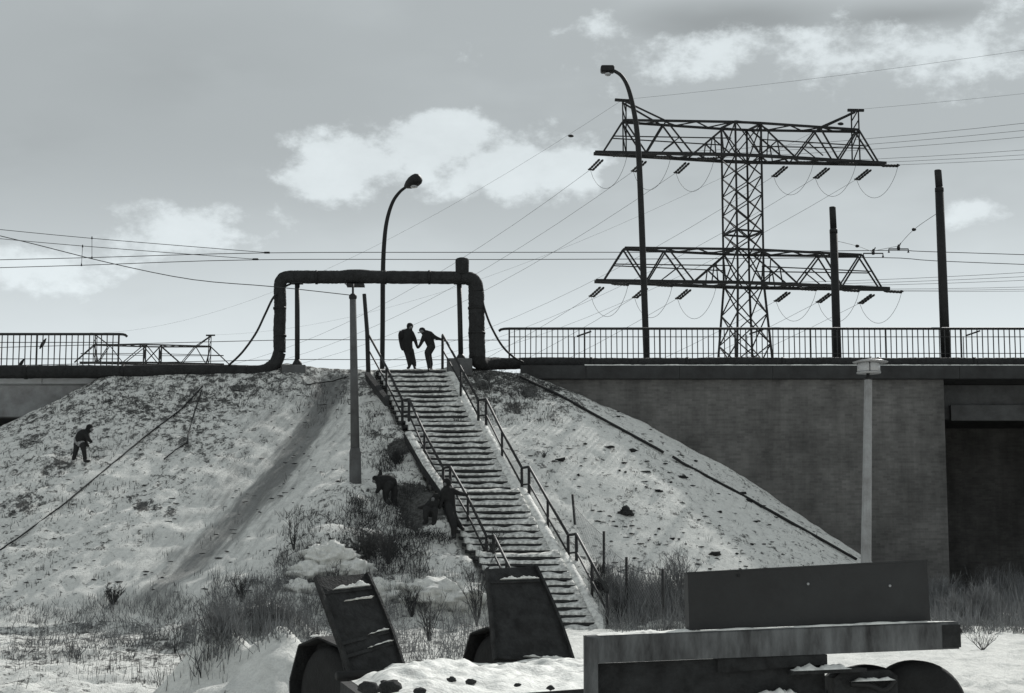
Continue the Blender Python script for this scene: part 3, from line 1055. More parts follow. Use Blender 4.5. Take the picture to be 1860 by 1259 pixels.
# ------------------------------------------------------------------ chain link fence
def build_chain_fence():
    tops = [(1040, 898), (1097, 965), (1138, 1012), (1204, 1034)]
    bots = [(1049, 985), (1097, 1075), (1138, 1092), (1204, 1104)]
    Ys = [49.4, 47.2, 45.6, 44.3]
    Tp = [un(*t, y) for t, y in zip(tops, Ys)]
    Bt = [un(*t, y) for t, y in zip(bots, Ys)]
    t = thing('chain_link_fence', Bt[0], 'sagging chain link fence on dark posts descending right of the stair', 'fence')
    for a, b in zip(Tp, Bt):
        obj('post', tube([a, b - Vector((0, 0, .4))], .035, 8), 'rail', t, True)
    for k in range(3):
        a0, a1 = Tp[k] - Vector((0, 0, .25)), Tp[k + 1] - Vector((0, 0, .12))
        b0, b1 = Bt[k], Bt[k + 1]
        V, Fc = [], []
        L = (a1 - a0).length; H = (a0 - b0).length
        cell = .055
        nu, nv = int(L / cell), int(H / cell)

        def P(u, v):
            s = -.05 * math.sin(math.pi * u)
            return a0.lerp(a1, u).lerp(b0.lerp(b1, u), v) + Vector((0, .03 * mnoise.noise((u * 5, v * 4, k)), s * (1 - v)))

        def strand(p, q):
            d = Vector((0, 0, .0022)) if abs((q - p).z) < abs((q - p).x) else Vector((.0022, 0, 0))
            i = len(V); V.extend([p - d, p + d, q + d, q - d]); Fc.append((i, i + 1, i + 2, i + 3))
        for i in range(nu):
            for j in range(nv):
                c = [P(i / nu, j / nv), P((i + 1) / nu, j / nv), P(i / nu, (j + 1) / nv), P((i + 1) / nu, (j + 1) / nv)]
                if (i + j) % 2: strand(c[0], c[3])
                else: strand(c[1], c[2])
        obj('mesh_panel', (V, Fc), 'zinc', t)
        obj('top_wire', tube([P(i / 8, 0) for i in range(9)], .005, 5), 'wire', t)


build_chain_fence()


# ------------------------------------------------------------------ poles and lamps
def lamp_right():
    Y = 60
    b = un(1175, 662, Y)
    t = thing('street_lamp', b, 'tall curved street lamp with boxy head rising right of the arch', 'street lamp', 'street lamps')
    pts = [un(1175, 668, Y), un(1169, 500, Y), un(1163, 340, Y), un(1158, 250, Y), un(1151, 200, Y + .05), un(1141, 160, Y + .2), un(1129, 138, Y + .4), un(1114, 128, Y + .6)]
    path = smooth_path(pts, 7)
    k = len(path)
    rs = [.105 if i < 8 else .105 - .05 * (i - 8) / (k - 8) for i in range(k)]
    obj('pole', tube(path, rs, 14), 'black', t, True)
    c = un(1104, 126, Y + .7)
    h = obj('lamp_head', bbox_bevel((c.x - .24, c.y - .16, c.z - .10), (c.x + .22, c.y + .26, c.z + .12), .06), 'black', t, True)
    obj('lens', blob(c + Vector((0, 0, -.17)), .11, .14, .06, 1, .03), 'glass', h, True)


def lamp_left():
    Y = 76
    t = thing('street_lamp', un(694, 690, Y), 'tall curved street lamp with rounded head standing behind the pipe arch', 'street lamp', 'street lamps')
    b = un(694, 660, Y); b.z = ROAD_Z
    pts = [b, un(695, 600, Y), un(695.5, 500, Y), un(698, 440, Y), un(703, 400, Y), un(713, 368, Y - .1), un(726, 349, Y - .2), un(740, 338, Y - .35)]
    path = smooth_path(pts, 7)
    k = len(path)
    obj('pole', tube(path, [.10 if i < 12 else .10 - .045 * (i - 12) / (k - 12) for i in range(k)], 14), 'black', t, True)
    a, e = un(735, 340, Y - .3), un(770, 318, Y - .75)
    ax = (e - a).normalized()
    h = obj('lamp_head', lathe(a, [(.05, 0), (.10, .06), (.19, .2), (.255, .38), (.27, .55), (.25, .70), (.18, .80), (.04, .84)], 16, ax), 'black', t, True)
    obj('lens', lathe(a + ax * .5 + Vector((0, -.02, -.2)), [(.16, 0), (.15, -.06), (.05, -.1)], 14), 'glass', h, True)


lamp_right(); lamp_left()


def tram_pole(pts, Y, label, w):
    (tx, ty), (sx, sy), (bx, by) = pts
    a, s, b = un(tx, ty, Y), un(sx, sy, Y), un(bx, by, Y)
    d = (b - s).normalized(); b = b + d * ((b.z - ROAD_Z) / -d.z if d.z else 0)
    t = thing('tram_pole', b, label, 'pole', 'thick tram poles')
    obj('pole', tube([b, s + Vector((0, 0, -.12))], [w * 1.08, w * .96], 18), 'black', t, True)
    obj('collar', tube([s + Vector((0, 0, -.12)), s, s + (a - s) * .06], [w * .99, w * .99, w * .82], 18), 'black', t, True)
    obj('upper_section', tube([s + (a - s) * .06, a + Vector((0, 0, -.02)), a], [w * .82, w * .80, w * .74], 18), 'black', t, True)
    return a, s


tram_pole([(1512, 376), (1514, 418), (1521, 655)], 65, 'shorter thick dark tram pole in front of the pylon', .145)
tram_pole([(1703.5, 309), (1706, 342), (1718, 655)], 59.6, 'taller thick dark tram pole near the right edge', .145)


def concrete_lamp():
    Y = 46.0
    a, b = un(1577, 690, Y), un(1573, 1030, Y)
    base = b + (b - a).normalized() * 1.6
    t = thing('park_lamp', base, 'pale concrete lamp post with hat-shaped lantern before the brick wall', 'street lamp')
    obj('pole', tube([base, a], [.145, .095], 8), 'concrete', t)
    obj('pole_cap', lathe(a, [(.10, 0), (.10, .05), (.045, .08), (.04, .26)], 12), 'steel', t, True)
    c = un(1578, 676, Y)
    lan = obj('lantern_glass', lathe(c, [(.27, 0), (.29, .02), (.28, .18), (.26, .23)], 22), 'glass', t, True)
    obj('lantern_ring', lathe(c + Vector((0, 0, -.03)), [(.30, 0), (.30, .028)], 22), 'zinc', t, True)
    for k in range(4):
        q = R(45 + 90 * k + 40)
        bar('strut', c + Vector((math.cos(q) * .285, math.sin(q) * .285, .0)), c + Vector((math.cos(q) * .27, math.sin(q) * .27, .22)), .022, 'black', lan)
    obj('lantern_hat', lathe(un(1581, 657, Y), [(.43, -.025), (.44, -.01), (.30, .03), (.14, .055), (.03, .065), (.03, .13), (.005, .14)], 26), 'zinc', t, True)
    # plain side pole of concrete with a thicker foot, left of the stair
    Yp = hit(645, 876).y
    a, m, b = un(641, 540, Yp), un(645, 815, Yp), un(645.5, 876, Yp)
    t = thing('concrete_pole', b, 'slim concrete pole with a thick foot left of the stair', 'pole')
    obj('shaft', tube([m, a], [.125, .088], 14), 'darkconc', t, True)
    obj('foot', tube([b - Vector((0, 0, .4)), b, m + (b - m) * .12, m - (b - m) * .02], [.165, .165, .158, .128], 14), 'darkconc', t, True)
    obj('cap', lathe(a - Vector((0, 0, .06)), [(.088, 0), (.11, .03), (.11, .1), (.07, .15), (.03, .17)], 14), 'black', t, True)
    obj('pin', tube([a + Vector((0, 0, .08)), un(641, 516, Yp)], .03, 8), 'black', t, True)
    return a


POLE_TOP = concrete_lamp()


# ------------------------------------------------------------------ pylons
def build_pylon(px, D, rot, label, dense, arm=1.0):
    """lattice strain tower: X along the arms, Y along the line"""
    u = 183 / F_PX * 1.0            # metres per photo pixel at the near tower
    # heights measured from the near tower (D = 183)
    zU0, zU1, zL0, zL1 = zpx(288, 183), zpx(229, 183), zpx(518, 183), zpx(458, 183)
    zPk = zpx(192, 183)
    base = Vector((xpx(px, D, 640), D, 0))
    t = thing('power_pylon', base, label, 'pylon', 'lattice power pylons')
    cr, sr = math.cos(rot), math.sin(rot)

    def W(x, y, z):
        return base + Vector((x * cr - y * sr, x * sr + y * cr, z))

    def b(name, p, q, w):
        return bar(name, W(*p), W(*q), w, 'lattice', t)
    wx, wy = 1.45, 1.45
    body = R(13)                    # the mast stands turned against its arms
    cb, sb = math.cos(body), math.sin(body)

    def T(p):
        return (p[0] * cb - p[1] * sb, p[0] * sb + p[1] * cb, p[2])
    def half(z):
        if z >= zL0: return wx, wy
        k = (zL0 - z) / zL0
        return wx + 2.2 * k, wy + 2.2 * k
    zt = zU1
    corners = [(-1, -1), (1, -1), (1, 1), (-1, 1)]
    for sx, sy in corners:
        h0, h1 = half(0), half(zL0)
        b('leg', T((sx * h0[0], sy * h0[1], 0)), T((sx * h1[0], sy * h1[1], zL0)), .21)
        b('leg', T((sx * wx, sy * wy, zL0)), T((sx * wx, sy * wy, zt)), .19)
    # bracing panels, crossing diagonals on four faces
    levels = []
    z = 2.0 if dense else 6.0
    zs = [0.0]
    lo = [zL0 * k / 11 for k in range(12)] if dense else [zL0 * k / 5 for k in range(6)]
    mid = [zL0, zL1] + [zL1 + (zU0 - zL1) * k / (5 if dense else 3) for k in range(1, (6 if dense else 4))] + [zU1]
    zs = lo[:-1] + mid
    for a, c in zip(zs[:-1], zs[1:]):
        ha, hc = half(a), half(c)
        for i in range(4):
            s0, s1 = corners[i], corners[(i + 1) % 4]
            p0, p1 = T((s0[0] * ha[0], s0[1] * ha[1], a)), T((s1[0] * ha[0], s1[1] * ha[1], a))
            q0, q1 = T((s0[0] * hc[0], s0[1] * hc[1], c)), T((s1[0] * hc[0], s1[1] * hc[1], c))
            wdt = .10 if dense else .15
            b('brace', p0, q1, wdt); b('brace', p1, q0, wdt)
            if a in (zL0, zL1, zU0) or c == zU1: b('tie', q0, q1, .18)
    ends = {}
    for z0, z1, nm in ((zU0, zU1, 'upper'), (zL0, zL1, 'lower')):
        tip, top = 15.0 * arm, 12.1 * arm
        def yy(x):
            k = min(1, max(0, (abs(x) - wx) / (tip - wx)))
            return wy * (1 - k) + .30 * k if abs(x) > wx else wy
        for sy in (-1, 1):
            for sx in (-1, 1):
                n0, n1, n2, n3 = wx, 5.3, 9.9, 14.0
                b('lower_chord', (sx * n0, sy * wy, z0), (sx * tip, sy * yy(tip), z0), .30)
                b('upper_chord', (sx * n0, sy * wy, z1), (sx * top, sy * yy(top) * .8, z1), .22)
                P = [((wx, wy), z1), ((5.3, yy(5.3)), z0), ((7.9, yy(7.9)), z1), ((9.9, yy(9.9)), z0), ((top, yy(top)), z1), ((14.2, yy(14.2)), z0)]
                for (p, za), (q, zb) in zip(P[:-1], P[1:]):
                    b('diagonal', (sx * p[0], sy * p[1], za), (sx * q[0], sy * q[1], zb), .145)
                zm = (z0 + z1) / 2
                b('tie', (sx * wx, sy * wy, zm), (sx * 13.1, sy * yy(13.1), zm), .10)
                if dense:
                    b('diagonal', (sx * wx, sy * wy, z0), (sx * 3.35, sy * yy(3.35), zm), .13)
                    b('diagonal', (sx * 3.35, sy * yy(3.35), zm), (sx * 3.6, sy * yy(3.6), z0), .12)
                    b('diagonal', (sx * 2.4, sy * yy(2.4), z1 - (z1 - z0) * .25), (sx * 2.2, sy * yy(2.2), z0), .11)
                    b('diagonal', (sx * 6.6, sy * yy(6.6), zm), (sx * 8.2, sy * yy(8.2), z0 + .4), .10)
                if nm == 'upper':
                    b('peak_post', (sx * (top - .25 * (sy + 1) + .1), sy * .45, z0), (sx * (top - .25 * (sy + 1) + .1), sy * .35, zPk), .13)
                    b('peak_stay', (sx * top, sy * .35, zPk - .1), (sx * 8.0, sy * yy(8), z1), .15)
        for sy in (-1, 1):
            b('lower_chord', (-wx, sy * wy, z0), (wx, sy * wy, z0), .30)
            b('upper_chord', (-wx, sy * wy, z1), (wx, sy * wy, z1), .22)
        if nm == 'upper':
            for sx in (-1, 1):
                b('peak_cap', (sx * (top - .9), 0, zPk), (sx * (top + .8), 0, zPk + .05), .26)
                for za, zb in ((z0, zm), (zm, z1), (z1, (z1 + zPk) / 2), ((z1 + zPk) / 2, zPk)):
                    b('peak_brace', (sx * (top - .4), .4, za), (sx * (top + .1), -.4, zb), .09)
        # chord lacing seen from below
        for sx in (-1, 1):
            xs = [wx + (tip - wx) * k / 8 for k in range(9)]
            for i, (xa, xb) in enumerate(zip(xs[:-1], xs[1:])):
                s = 1 if i % 2 else -1
                b('lacing', (sx * xa, s * yy(xa + .01), z0), (sx * xb, -s * yy(xb), z0), .14)
                if xb < top: b('lacing', (sx * xa, s * yy(xa + .01) * .8, z1), (sx * xb, -s * yy(xb) * .8, z1), .11)
        for k, x in enumerate((-13.9, -9.5, -5.1, 5.1, 9.5, 13.9)):
            ends[(nm, k)] = (W(x, 0, z0 - .25), x)
    ends['peak', 0] = (W(-top, 0, zPk + .1), -top)
    ends['peak', 1] = (W(top, 0, zPk + .1), top)
    return t, ends


near_pylon, E1 = build_pylon(1353, 183, R(9), 'large lattice pylon with two wide crossarms behind the bridge on the right', True)
far_pylon, E2 = build_pylon(277, 345, R(6), 'distant lattice pylon whose crossarm shows above the bridge at the left', False, .88)
# next tower of the line stands out of the picture to the right; the wires run towards it
E3 = {k: (v[0] + Vector((117, -88, 0)), v[1]) for k, v in E1.items()}
ORD = ['outermost left', 'second left', 'inner left', 'inner right', 'second right', 'outermost right']


def build_conductors():
    insul_mesh = None
    for nm in ('upper', 'lower'):
        for k in range(6):
            a = E1[(nm, k)][0]
            far, nxt = E2[(nm, k)][0], E3[(nm, k)][0]
            d1 = (far - a).normalized(); d2 = (nxt - a).normalized()
            d1.z -= .28; d2.z -= .1; d1.normalize(); d2.normalize()
            t = thing('insulator_set', a, f'{ORD[k]} insulator strings and wire loop under the {nm} crossarm of the large pylon', 'insulator', 'pylon insulators')
            e1, e2 = a + d1 * 3.0, a + d2 * 2.6
            for dd, e, off in ((d1, e1, .2), (d2, e2, .2)):
                side = dd.cross(Vector((0, 0, 1))).normalized() * off
                for s in (-1, 1):
                    pts, rs = [], []
                    n = 11
                    for i in range(n):
                        q = a.lerp(e, .28 + .68 * i / (n - 1)) + side * s + Vector((0, 0, -.1 * i / n))
                        pts.append(q); rs.append(.13 if i % 2 else .09)
                    obj('insulator_string', tube(pts, rs, 8), 'black', t)
                bar('yoke', e - side * 1.3, e + side * 1.3, .12, 'black', t)
            loop = [e1.lerp(e2, i / 14) - Vector((0, 0, 2.6 * (1 - (2 * i / 14 - 1) ** 2) ** .8)) for i in range(15)]
            obj('jumper_loop', tube(loop, .02, 5), 'wire', t)
            w = obj('power_line', tube(sag(e1, far, 9), .017, 5), 'wire')
            tag(w, f'conductor running left from the {ORD[k]} insulator of the {nm} crossarm', 'power line', 'power lines')
            w = obj('power_line', tube(sag(e2, nxt, 4), .018, 5), 'wire')
            tag(w, f'conductor running off right from the {ORD[k]} insulator of the {nm} crossarm', 'power line', 'power lines')
    for k, s in ((0, 'left'), (1, 'right')):
        a = E1['peak', k][0]
        w = obj('earth_wire', tube(sag(a, E2['peak', k][0], 5.5), .012, 5), 'wire'); tag(w, f'thin earth wire running down left from the {s} peak of the large pylon', 'wire', 'earth wires')
        w = obj('earth_wire', tube(sag(a, E3['peak', k][0], 3), .012, 5), 'wire'); tag(w, f'thin earth wire running off right from the {s} peak of the large pylon', 'wire', 'earth wires')
    for p, s in ((un(1037, 247, 195), 'left'), (un(1527, 225, 184), 'right')):
        tag(obj('wire_damper', blob(p, .32, .2, .16, 2, .1, 2), 'black'), f'small dark damper hanging on the earth wire at the {s} peak', 'damper')


build_conductors()


# ------------------------------------------------------------------ overhead tram wires
def wire(pts, r, label, grp='overhead tram wires', cat='wire', name='overhead_wire'):
    return tag(obj(name, tube(smooth_path(pts, 4), r, 5), 'wire'), label, cat, grp)


Yc = 70
wire([un(-40, 473, Yc), un(166, 468, Yc), un(484, 459.5, Yc), un(900, 458.5, Yc), un(1300, 458, Yc), un(1612, 455, Yc), un(1680, 457, Yc), un(1900, 464, Yc)], .014, 'upper tram contact wire crossing the whole sky above the pipe arch')
wire([un(-40, 487.5, Yc), un(148, 482, Yc), un(465, 472, Yc), un(900, 471.5, Yc), un(1300, 470, Yc), un(1598, 468, Yc), un(1700, 474, Yc), un(1900, 482, Yc)], .014, 'lower tram contact wire crossing the whole sky above the pipe arch')
wire([un(-40, 413, Yc), un(166, 433, Yc), un(485, 459, Yc)], .012, 'upper tram carrying wire sloping down from the left edge to its clamp')
wire([un(-40, 430, Yc), un(150, 447, Yc), un(465, 471, Yc)], .012, 'lower tram carrying wire sloping down from the left edge to its clamp')
wire([un(167, 432, Yc), un(167, 469, Yc)], .010, 'short dropper wire hanging from the upper tram carrying wire')
wire([un(150, 447, Yc), un(148, 481, Yc)], .010, 'short dropper wire hanging from the lower tram carrying wire')
for px, py, s in ((485, 459, 'upper'), (464, 471, 'lower')):
    p = un(px, py, Yc)
    tag(obj('wire_splice', tube([p - Vector((.12, 0, 0)), p - Vector((.1, 0, 0)), p + Vector((.1, 0, 0)), p + Vector((.12, 0, 0))], [.012, .04, .04, .012], 8), 'black'), f'small dark splice sleeve on the {s} tram wire', 'splice')
for px, py, s in ((167, 432, 'upper wire top'), (167, 468, 'upper wire bottom'), (150, 447, 'lower wire top'), (148, 481, 'lower wire bottom')):
    p = un(px, py, Yc)
    tag(obj('dropper_clamp', tube([p - Vector((0, 0, .05)), p + Vector((0, 0, .05))], [.03, .018], 6), 'black'), f'tiny clamp at the dropper, {s}, near the left edge', 'clamp')
wire([un(-40, 419, 48), un(60, 443, 49), un(200, 478, 50), un(350, 508, 50.5), un(498, 521, 51), POLE_TOP + Vector((0, 0, .05))], .012, 'dark cable falling from the left edge to the top of the concrete pole', None)
# span wire between the two tram poles with wire hangers
wire([un(1706, 385, 60), un(1660, 417, 62), un(1632, 447, 66)], .008, 'thin span wire from the taller tram pole down to the hanger', 'span wires')
wire([un(1520, 438, 65), un(1557, 447, 66), un(1586, 458, 69)], .008, 'thin span wire from the shorter tram pole to the hanger', 'span wires')
wire([un(1586, 456, 69), un(1632, 447, 67)], .008, 'thin span wire between the two tram wire hangers', 'span wires')
for px, py, s, Y in ((1660, 417, 'taller', 62), (1557, 447, 'shorter', 66)):
    tag(obj('span_insulator', blob(un(px, py, Y), .075, .075, .06, 3, .1, 2), 'black', None, True), f'small round insulator on the span wire of the {s} tram pole', 'insulator')
for px, py, s in ((1632, 450, 'right'), (1586, 458, 'left')):
    c = un(px, py, Yc)
    t = thing('wire_hanger', c, f'{s} bracket hanger holding a tram contact wire between the poles', 'hanger', 'tram wire hangers')
    w = .37
    bar('cross_bar', c + Vector((-w, 0, -.05)), c + Vector((w, 0, -.05)), .04, 'black', t)
    for q in (-1, 1):
        bar('drop_arm', c + Vector((q * w, 0, -.04)), c + Vector((q * w, 0, -.17)), .03, 'black', t)
        obj('wire_clip', tube([c + Vector((q * w, 0, -.19)), c + Vector((q * w, 0, -.12))], [.045, .02], 8), 'black', t)
    obj('insulator_body', tube([c + Vector((0, 0, -.10)), c, c + Vector((.01, 0, .12))], [.05, .065, .03], 8), 'black', t, True)
    obj('hook', tube([c + Vector((.02, 0, .05)), c + Vector((.09, 0, .18))], [.03, .02], 6), 'black', t)
for px, py, lab in ((1062, 605, 'near the right lamp post'), (1375, 601, 'beside the foot of the large pylon'), (1768, 604, 'near the right edge')):
    Y = 74
    a, b = un(px - 14, py + 6, Y), un(px + 12, py - 3, Y)
    t = thing('slanted_marker', Vector((a.x, Y, ROAD_Z)), f'thin post with slanted bar behind the railing {lab}', 'marker', 'slanted markers behind the railing')
    bar('bar', a, b, .06, 'black', t)
    bar('post', Vector((a.x - .1, Y, ROAD_Z)), a + Vector((-.1, 0, -.02)), .03, 'black', t)

# ------------------------------------------------------------------ pipes and cables lying on the slopes
def on_ground(pts, lift=.06, n=6):
    out = []
    for i in range(len(pts) - 1):
        for k in range(n):
            u = k / n
            p = hit(pts[i][0] + (pts[i + 1][0] - pts[i][0]) * u, pts[i][1] + (pts[i + 1][1] - pts[i][1]) * u)
            out.append(p + Vector((0, 0, lift)))
    return out + [hit(*pts[-1]) + Vector((0, 0, lift))]


for pts, r, lab in (([(945, 688), (1010, 718), (1100, 768), (1205, 825)], .041, 'upper dark pipe lying down the snow slope beside the brick wall'),
                    ([(1222, 833), (1240, 845), (1330, 893), (1450, 960), (1556, 1020)], .041, 'lower dark pipe lying down the snow slope beside the brick wall'),
                    ([(368, 704), (330, 745), (270, 790), (200, 848), (120, 915), (40, 975), (-10, 1008)], .022, 'long dark cable running down the left snow slope'),
                    ([(366, 712), (352, 755), (342, 790), (340, 808)], .022, 'short dark cable hanging down the upper left slope'),
                    ([(340, 806), (318, 820), (298, 836)], .02, 'bent end of a thin cable lying on the left slope'),
                    ([(520, 693), (560, 700), (605, 694), (640, 684)], .018, 'thin dark cable lying along the embankment crest below the arch')):
    tag(obj('ground_pipe' if r > .04 else 'ground_cable', tube(smooth_path(on_ground(pts, r * 1.3), 2), r, 8), 'black', None, True), lab, 'pipe' if r > .04 else 'cable')


# ------------------------------------------------------------------ vehicles in the foreground
def prism(poly, d):
    """poly: list of world points (one flat outline), extruded by vector d"""
    n = len(poly); poly = [Vector(p) for p in poly]; d = Vector(d)
    return poly + [p + d for p in poly], [tuple(range(n - 1, -1, -1)), tuple(range(n, 2 * n))] + [(i, (i + 1) % n, (i + 1) % n + n, i + n) for i in range(n)]


def snow_strip(a, b, wd, h, seed, n=40, up=Vector((0, 0, 1)), ends=True):
    """ragged ridge of snow lying along a->b, wd = vector across it"""
    a, b, wd = Vector(a), Vector(b), Vector(wd)
    V, Fc = [], []
    for i in range(n + 1):
        u = i / n
        e = (min(u, 1 - u) * 8); e = min(1, e) if ends else 1
        k = e * (.55 + .6 * mnoise.noise((u * 7 + seed, seed * 2.2, .5)) + .25 * mnoise.noise((u * 25, seed, 3)))
        k = max(.08, k) if e > 0 else .02
        p = a.lerp(b, u)
        V += [p - wd * .03 * k, p + wd * .08 + up * h * k * .7, p + wd * .5 + up * h * k, p + wd * .92 + up * h * k * .7, p + wd]
    for i in range(n):
        for j in range(4):
            q = i * 5 + j; Fc.append((q, q + 1, q + 6, q + 5))
    return V, Fc


def wheel(parent, c, axis, r, w):
    axis = axis.normalized()
    tw = obj('wheel', lathe(c - axis * w * .3, [(r * .55, 0), (r * .57, w * .1), (r * .3, w * .22), (r * .2, w * .3), (r * .16, w * .62), (r * .05, w * .63)], 24, axis), 'rust', parent, True)
    obj('tyre', lathe(c - axis * w / 2, [(r * .56, 0), (r * .72, -w * .04), (r * .93, w * .06), (r, w * .2), (r, w * .8), (r * .93, w * .94), (r * .72, w * 1.04), (r * .56, w)], 40, axis), 'tyre', tw, True)
    return tw


def build_low_loader():
    HL, HR = un(618, 1238, 18.5), un(1046, 1212, 20.3)
    wv = (HR - HL).normalized()
    lv = Vector((-wv.y, wv.x, 0)).normalized()
    t = thing('low_loader_trailer', Vector(((HL.x + HR.x) / 2, (HL.y + HR.y) / 2, gz(0, 19.5))), 'dark low loader trailer with raised loading ramps and snow on its bed', 'trailer')
    # bed with snow
    L = 3.0
    dn = Vector((0, 0, -.16))
    obj('bed', prism([HL, HR, HR - lv * L, HL - lv * L - wv * 1.6], dn), 'rust', t)
    hb = obj('hinge_bar', tube([HL + lv * .06 + Vector((0, 0, .05)), HR + lv * .06 + Vector((0, 0, .05))], .045, 10), 'black', t, True)
    obj('snow', snow_strip(HL.lerp(HR, .27) + Vector((0, 0, .08)), HR + Vector((0, 0, .08)), lv * .1, .04, 3.3, 60), 'snow', hb, True)
    # drift of snow lying on the bed
    nu, nv = 90, 46
    V, Fc = [], []
    for j in range(nv + 1):
        for i in range(nu + 1):
            u, v = i / nu, j / nv
            p = (HL - wv * 1.6 * v).lerp(HR, .03 + .955 * u) - lv * (.06 + (L - .08) * v)
            e = min(1, min(u, 1 - u) * 14, min(v, 1 - v) * 14)
            h = .05 + .10 * max(0, mnoise.noise((u * 5 + 2, v * 4, 1))) + .07 * mnoise.noise((u * 11, v * 9, 4)) + .035 * mnoise.noise((u * 26, v * 18, 9))
            h += .12 * math.exp(-((u - .16) / .10) ** 2 - ((v - .30) / .22) ** 2) + .10 * math.exp(-((u - .36) / .12) ** 2 - ((v - .34) / .2) ** 2) + .05 * math.exp(-((u - .8) / .2) ** 2 - ((v - .3) / .3) ** 2)
            V.append(p + Vector((0, 0, .004 + max(0, h) * e)))
    for j in range(nv):
        for i in range(nu):
            q = j * (nu + 1) + i
            Fc.append((q, q + 1, q + nu + 2, q + nu + 1))
    obj('snow', (V, Fc), 'snow', t, True)
    for k, (px, py, r) in enumerate(((672, 1246, .07), (708, 1243, .08), (820, 1233, .032), (855, 1236, .036), (762, 1254, .042), (940, 1243, .022), (1000, 1248, .026))):
        q = un(px, py, (1.04 - CAM_Z) / (un(px, py, 1)[2] - CAM_Z))
        tag(obj('frozen_lump', blob(q - Vector((0, 0, r * .25)), r * 1.3, r, r * .7, k, .4, 3, 1.3), 'earth', None, True),
            ['large dark frozen lump left in the trailer snow', 'largest dark frozen lump beside the left ramp foot', 'small dark lump in the middle of the trailer snow',
             'small dark lump right of the middle of the trailer snow', 'dark lump at the lower left of the trailer snow', 'tiny dark lump on the right of the trailer snow', 'tiny dark lump nearest the slab edge in the trailer snow'][k], 'lump', 'lumps in the trailer snow')

    def ramp(TL, TR, BR, BL, label, slat_snow, bulge, ribs):
        nrm = (TR - TL).cross(BL - TL).normalized()
        if nrm.y > 0: nrm = -nrm
        out = (TR - TL).normalized()
        mids = [TR.lerp(BR, u) + out * bulge * math.sin(math.pi * u) for u in (.2, .4, .6, .8)]
        sheet = obj('ramp', prism([TL, TR] + mids + [BR, BL], -nrm * .02), 'rust', t)
        sheet['label'] = label
        for edge, w in (([TL, BL], .03), ([TR] + mids + [BR], -.03)):
            s = out * w
            obj('flange', prism(edge + [p + s for p in reversed(edge)], nrm * .04), 'rust', sheet)
        n = 9
        for i in range(n):
            u = .03 + .93 * i / (n - 1)
            a, b = TL.lerp(BL, u), TR.lerp(BR, u)
            e = (b - a).normalized() * .035
            dnv = (BL - TL).normalized() * .035
            if i in ribs: obj('slat', prism([a + e, b - e, b - e + dnv, a + e + dnv], nrm * .03), 'rust', sheet)
            if i in slat_snow:
                k0, k1, h = slat_snow[i]
                p, q = a.lerp(b, k0), a.lerp(b, k1)
                obj('snow', snow_strip(p + Vector((0, 0, .002)), q + Vector((0, 0, .002)), nrm * .05, h, i + label.count('e') * .7, 36), 'snow', sheet, True)
        return sheet
    ramp(un(570, 1049, 19.25), un(667, 1042, 19.75), un(734, 1214, 19.15), un(642, 1250, 18.75), 'left loading ramp with snow on its slats',
         {1: (.22, .92, .075), 5: (.55, .95, .03), 6: (.45, .95, .025), 8: (.1, .92, .035), 2: (.35, .9, .015)}, .03, (1, 5, 6, 8))
    ramp(un(881, 1034, 20.6), un(973, 1028, 20.95), un(1045, 1211, 20.3), un(896, 1199, 20.0), 'right loading ramp with a snow ridge near its top',
         {1: (.22, .93, .06), 8: (.35, .92, .05)}, .035, (1, 8))
    # mudguards and wheels
    for c, r in ((un(607, 1262, 19.6), .50), (un(912, 1222, 21.3), .43)):
        wheel(t, c, wv, r, .26)
        k = r * 1.14
        pts = []
        for a, rr in ((-20, k * 1.0), (14, k * 1.0), (52, k * 1.1), (88, k * 1.02), (128, k * 1.1), (166, k), (200, k)):
            q = R(a)
            pts.append(c + (-lv) * math.cos(q) * rr * -1 + Vector((0, 0, math.sin(q) * rr)))
        for a, b in zip(pts[:-1], pts[1:]):
            up = ((a + b) / 2 - c).normalized() * .02
            obj('mudguard_panel', prism([a - wv * .2, b - wv * .2, b + wv * .2, a + wv * .2], up), 'rust', t)
        obj('mudguard_cheek', prism([p + wv * .02 for p in pts], wv * .012), 'rust', t)
    p = un(566, 1158, 19.4)
    obj('snow', snow_strip(un(571, 1157, 19.3), un(592, 1155, 19.4), lv * .1, .035, 8, 16), 'snow', t, True)


build_low_loader()


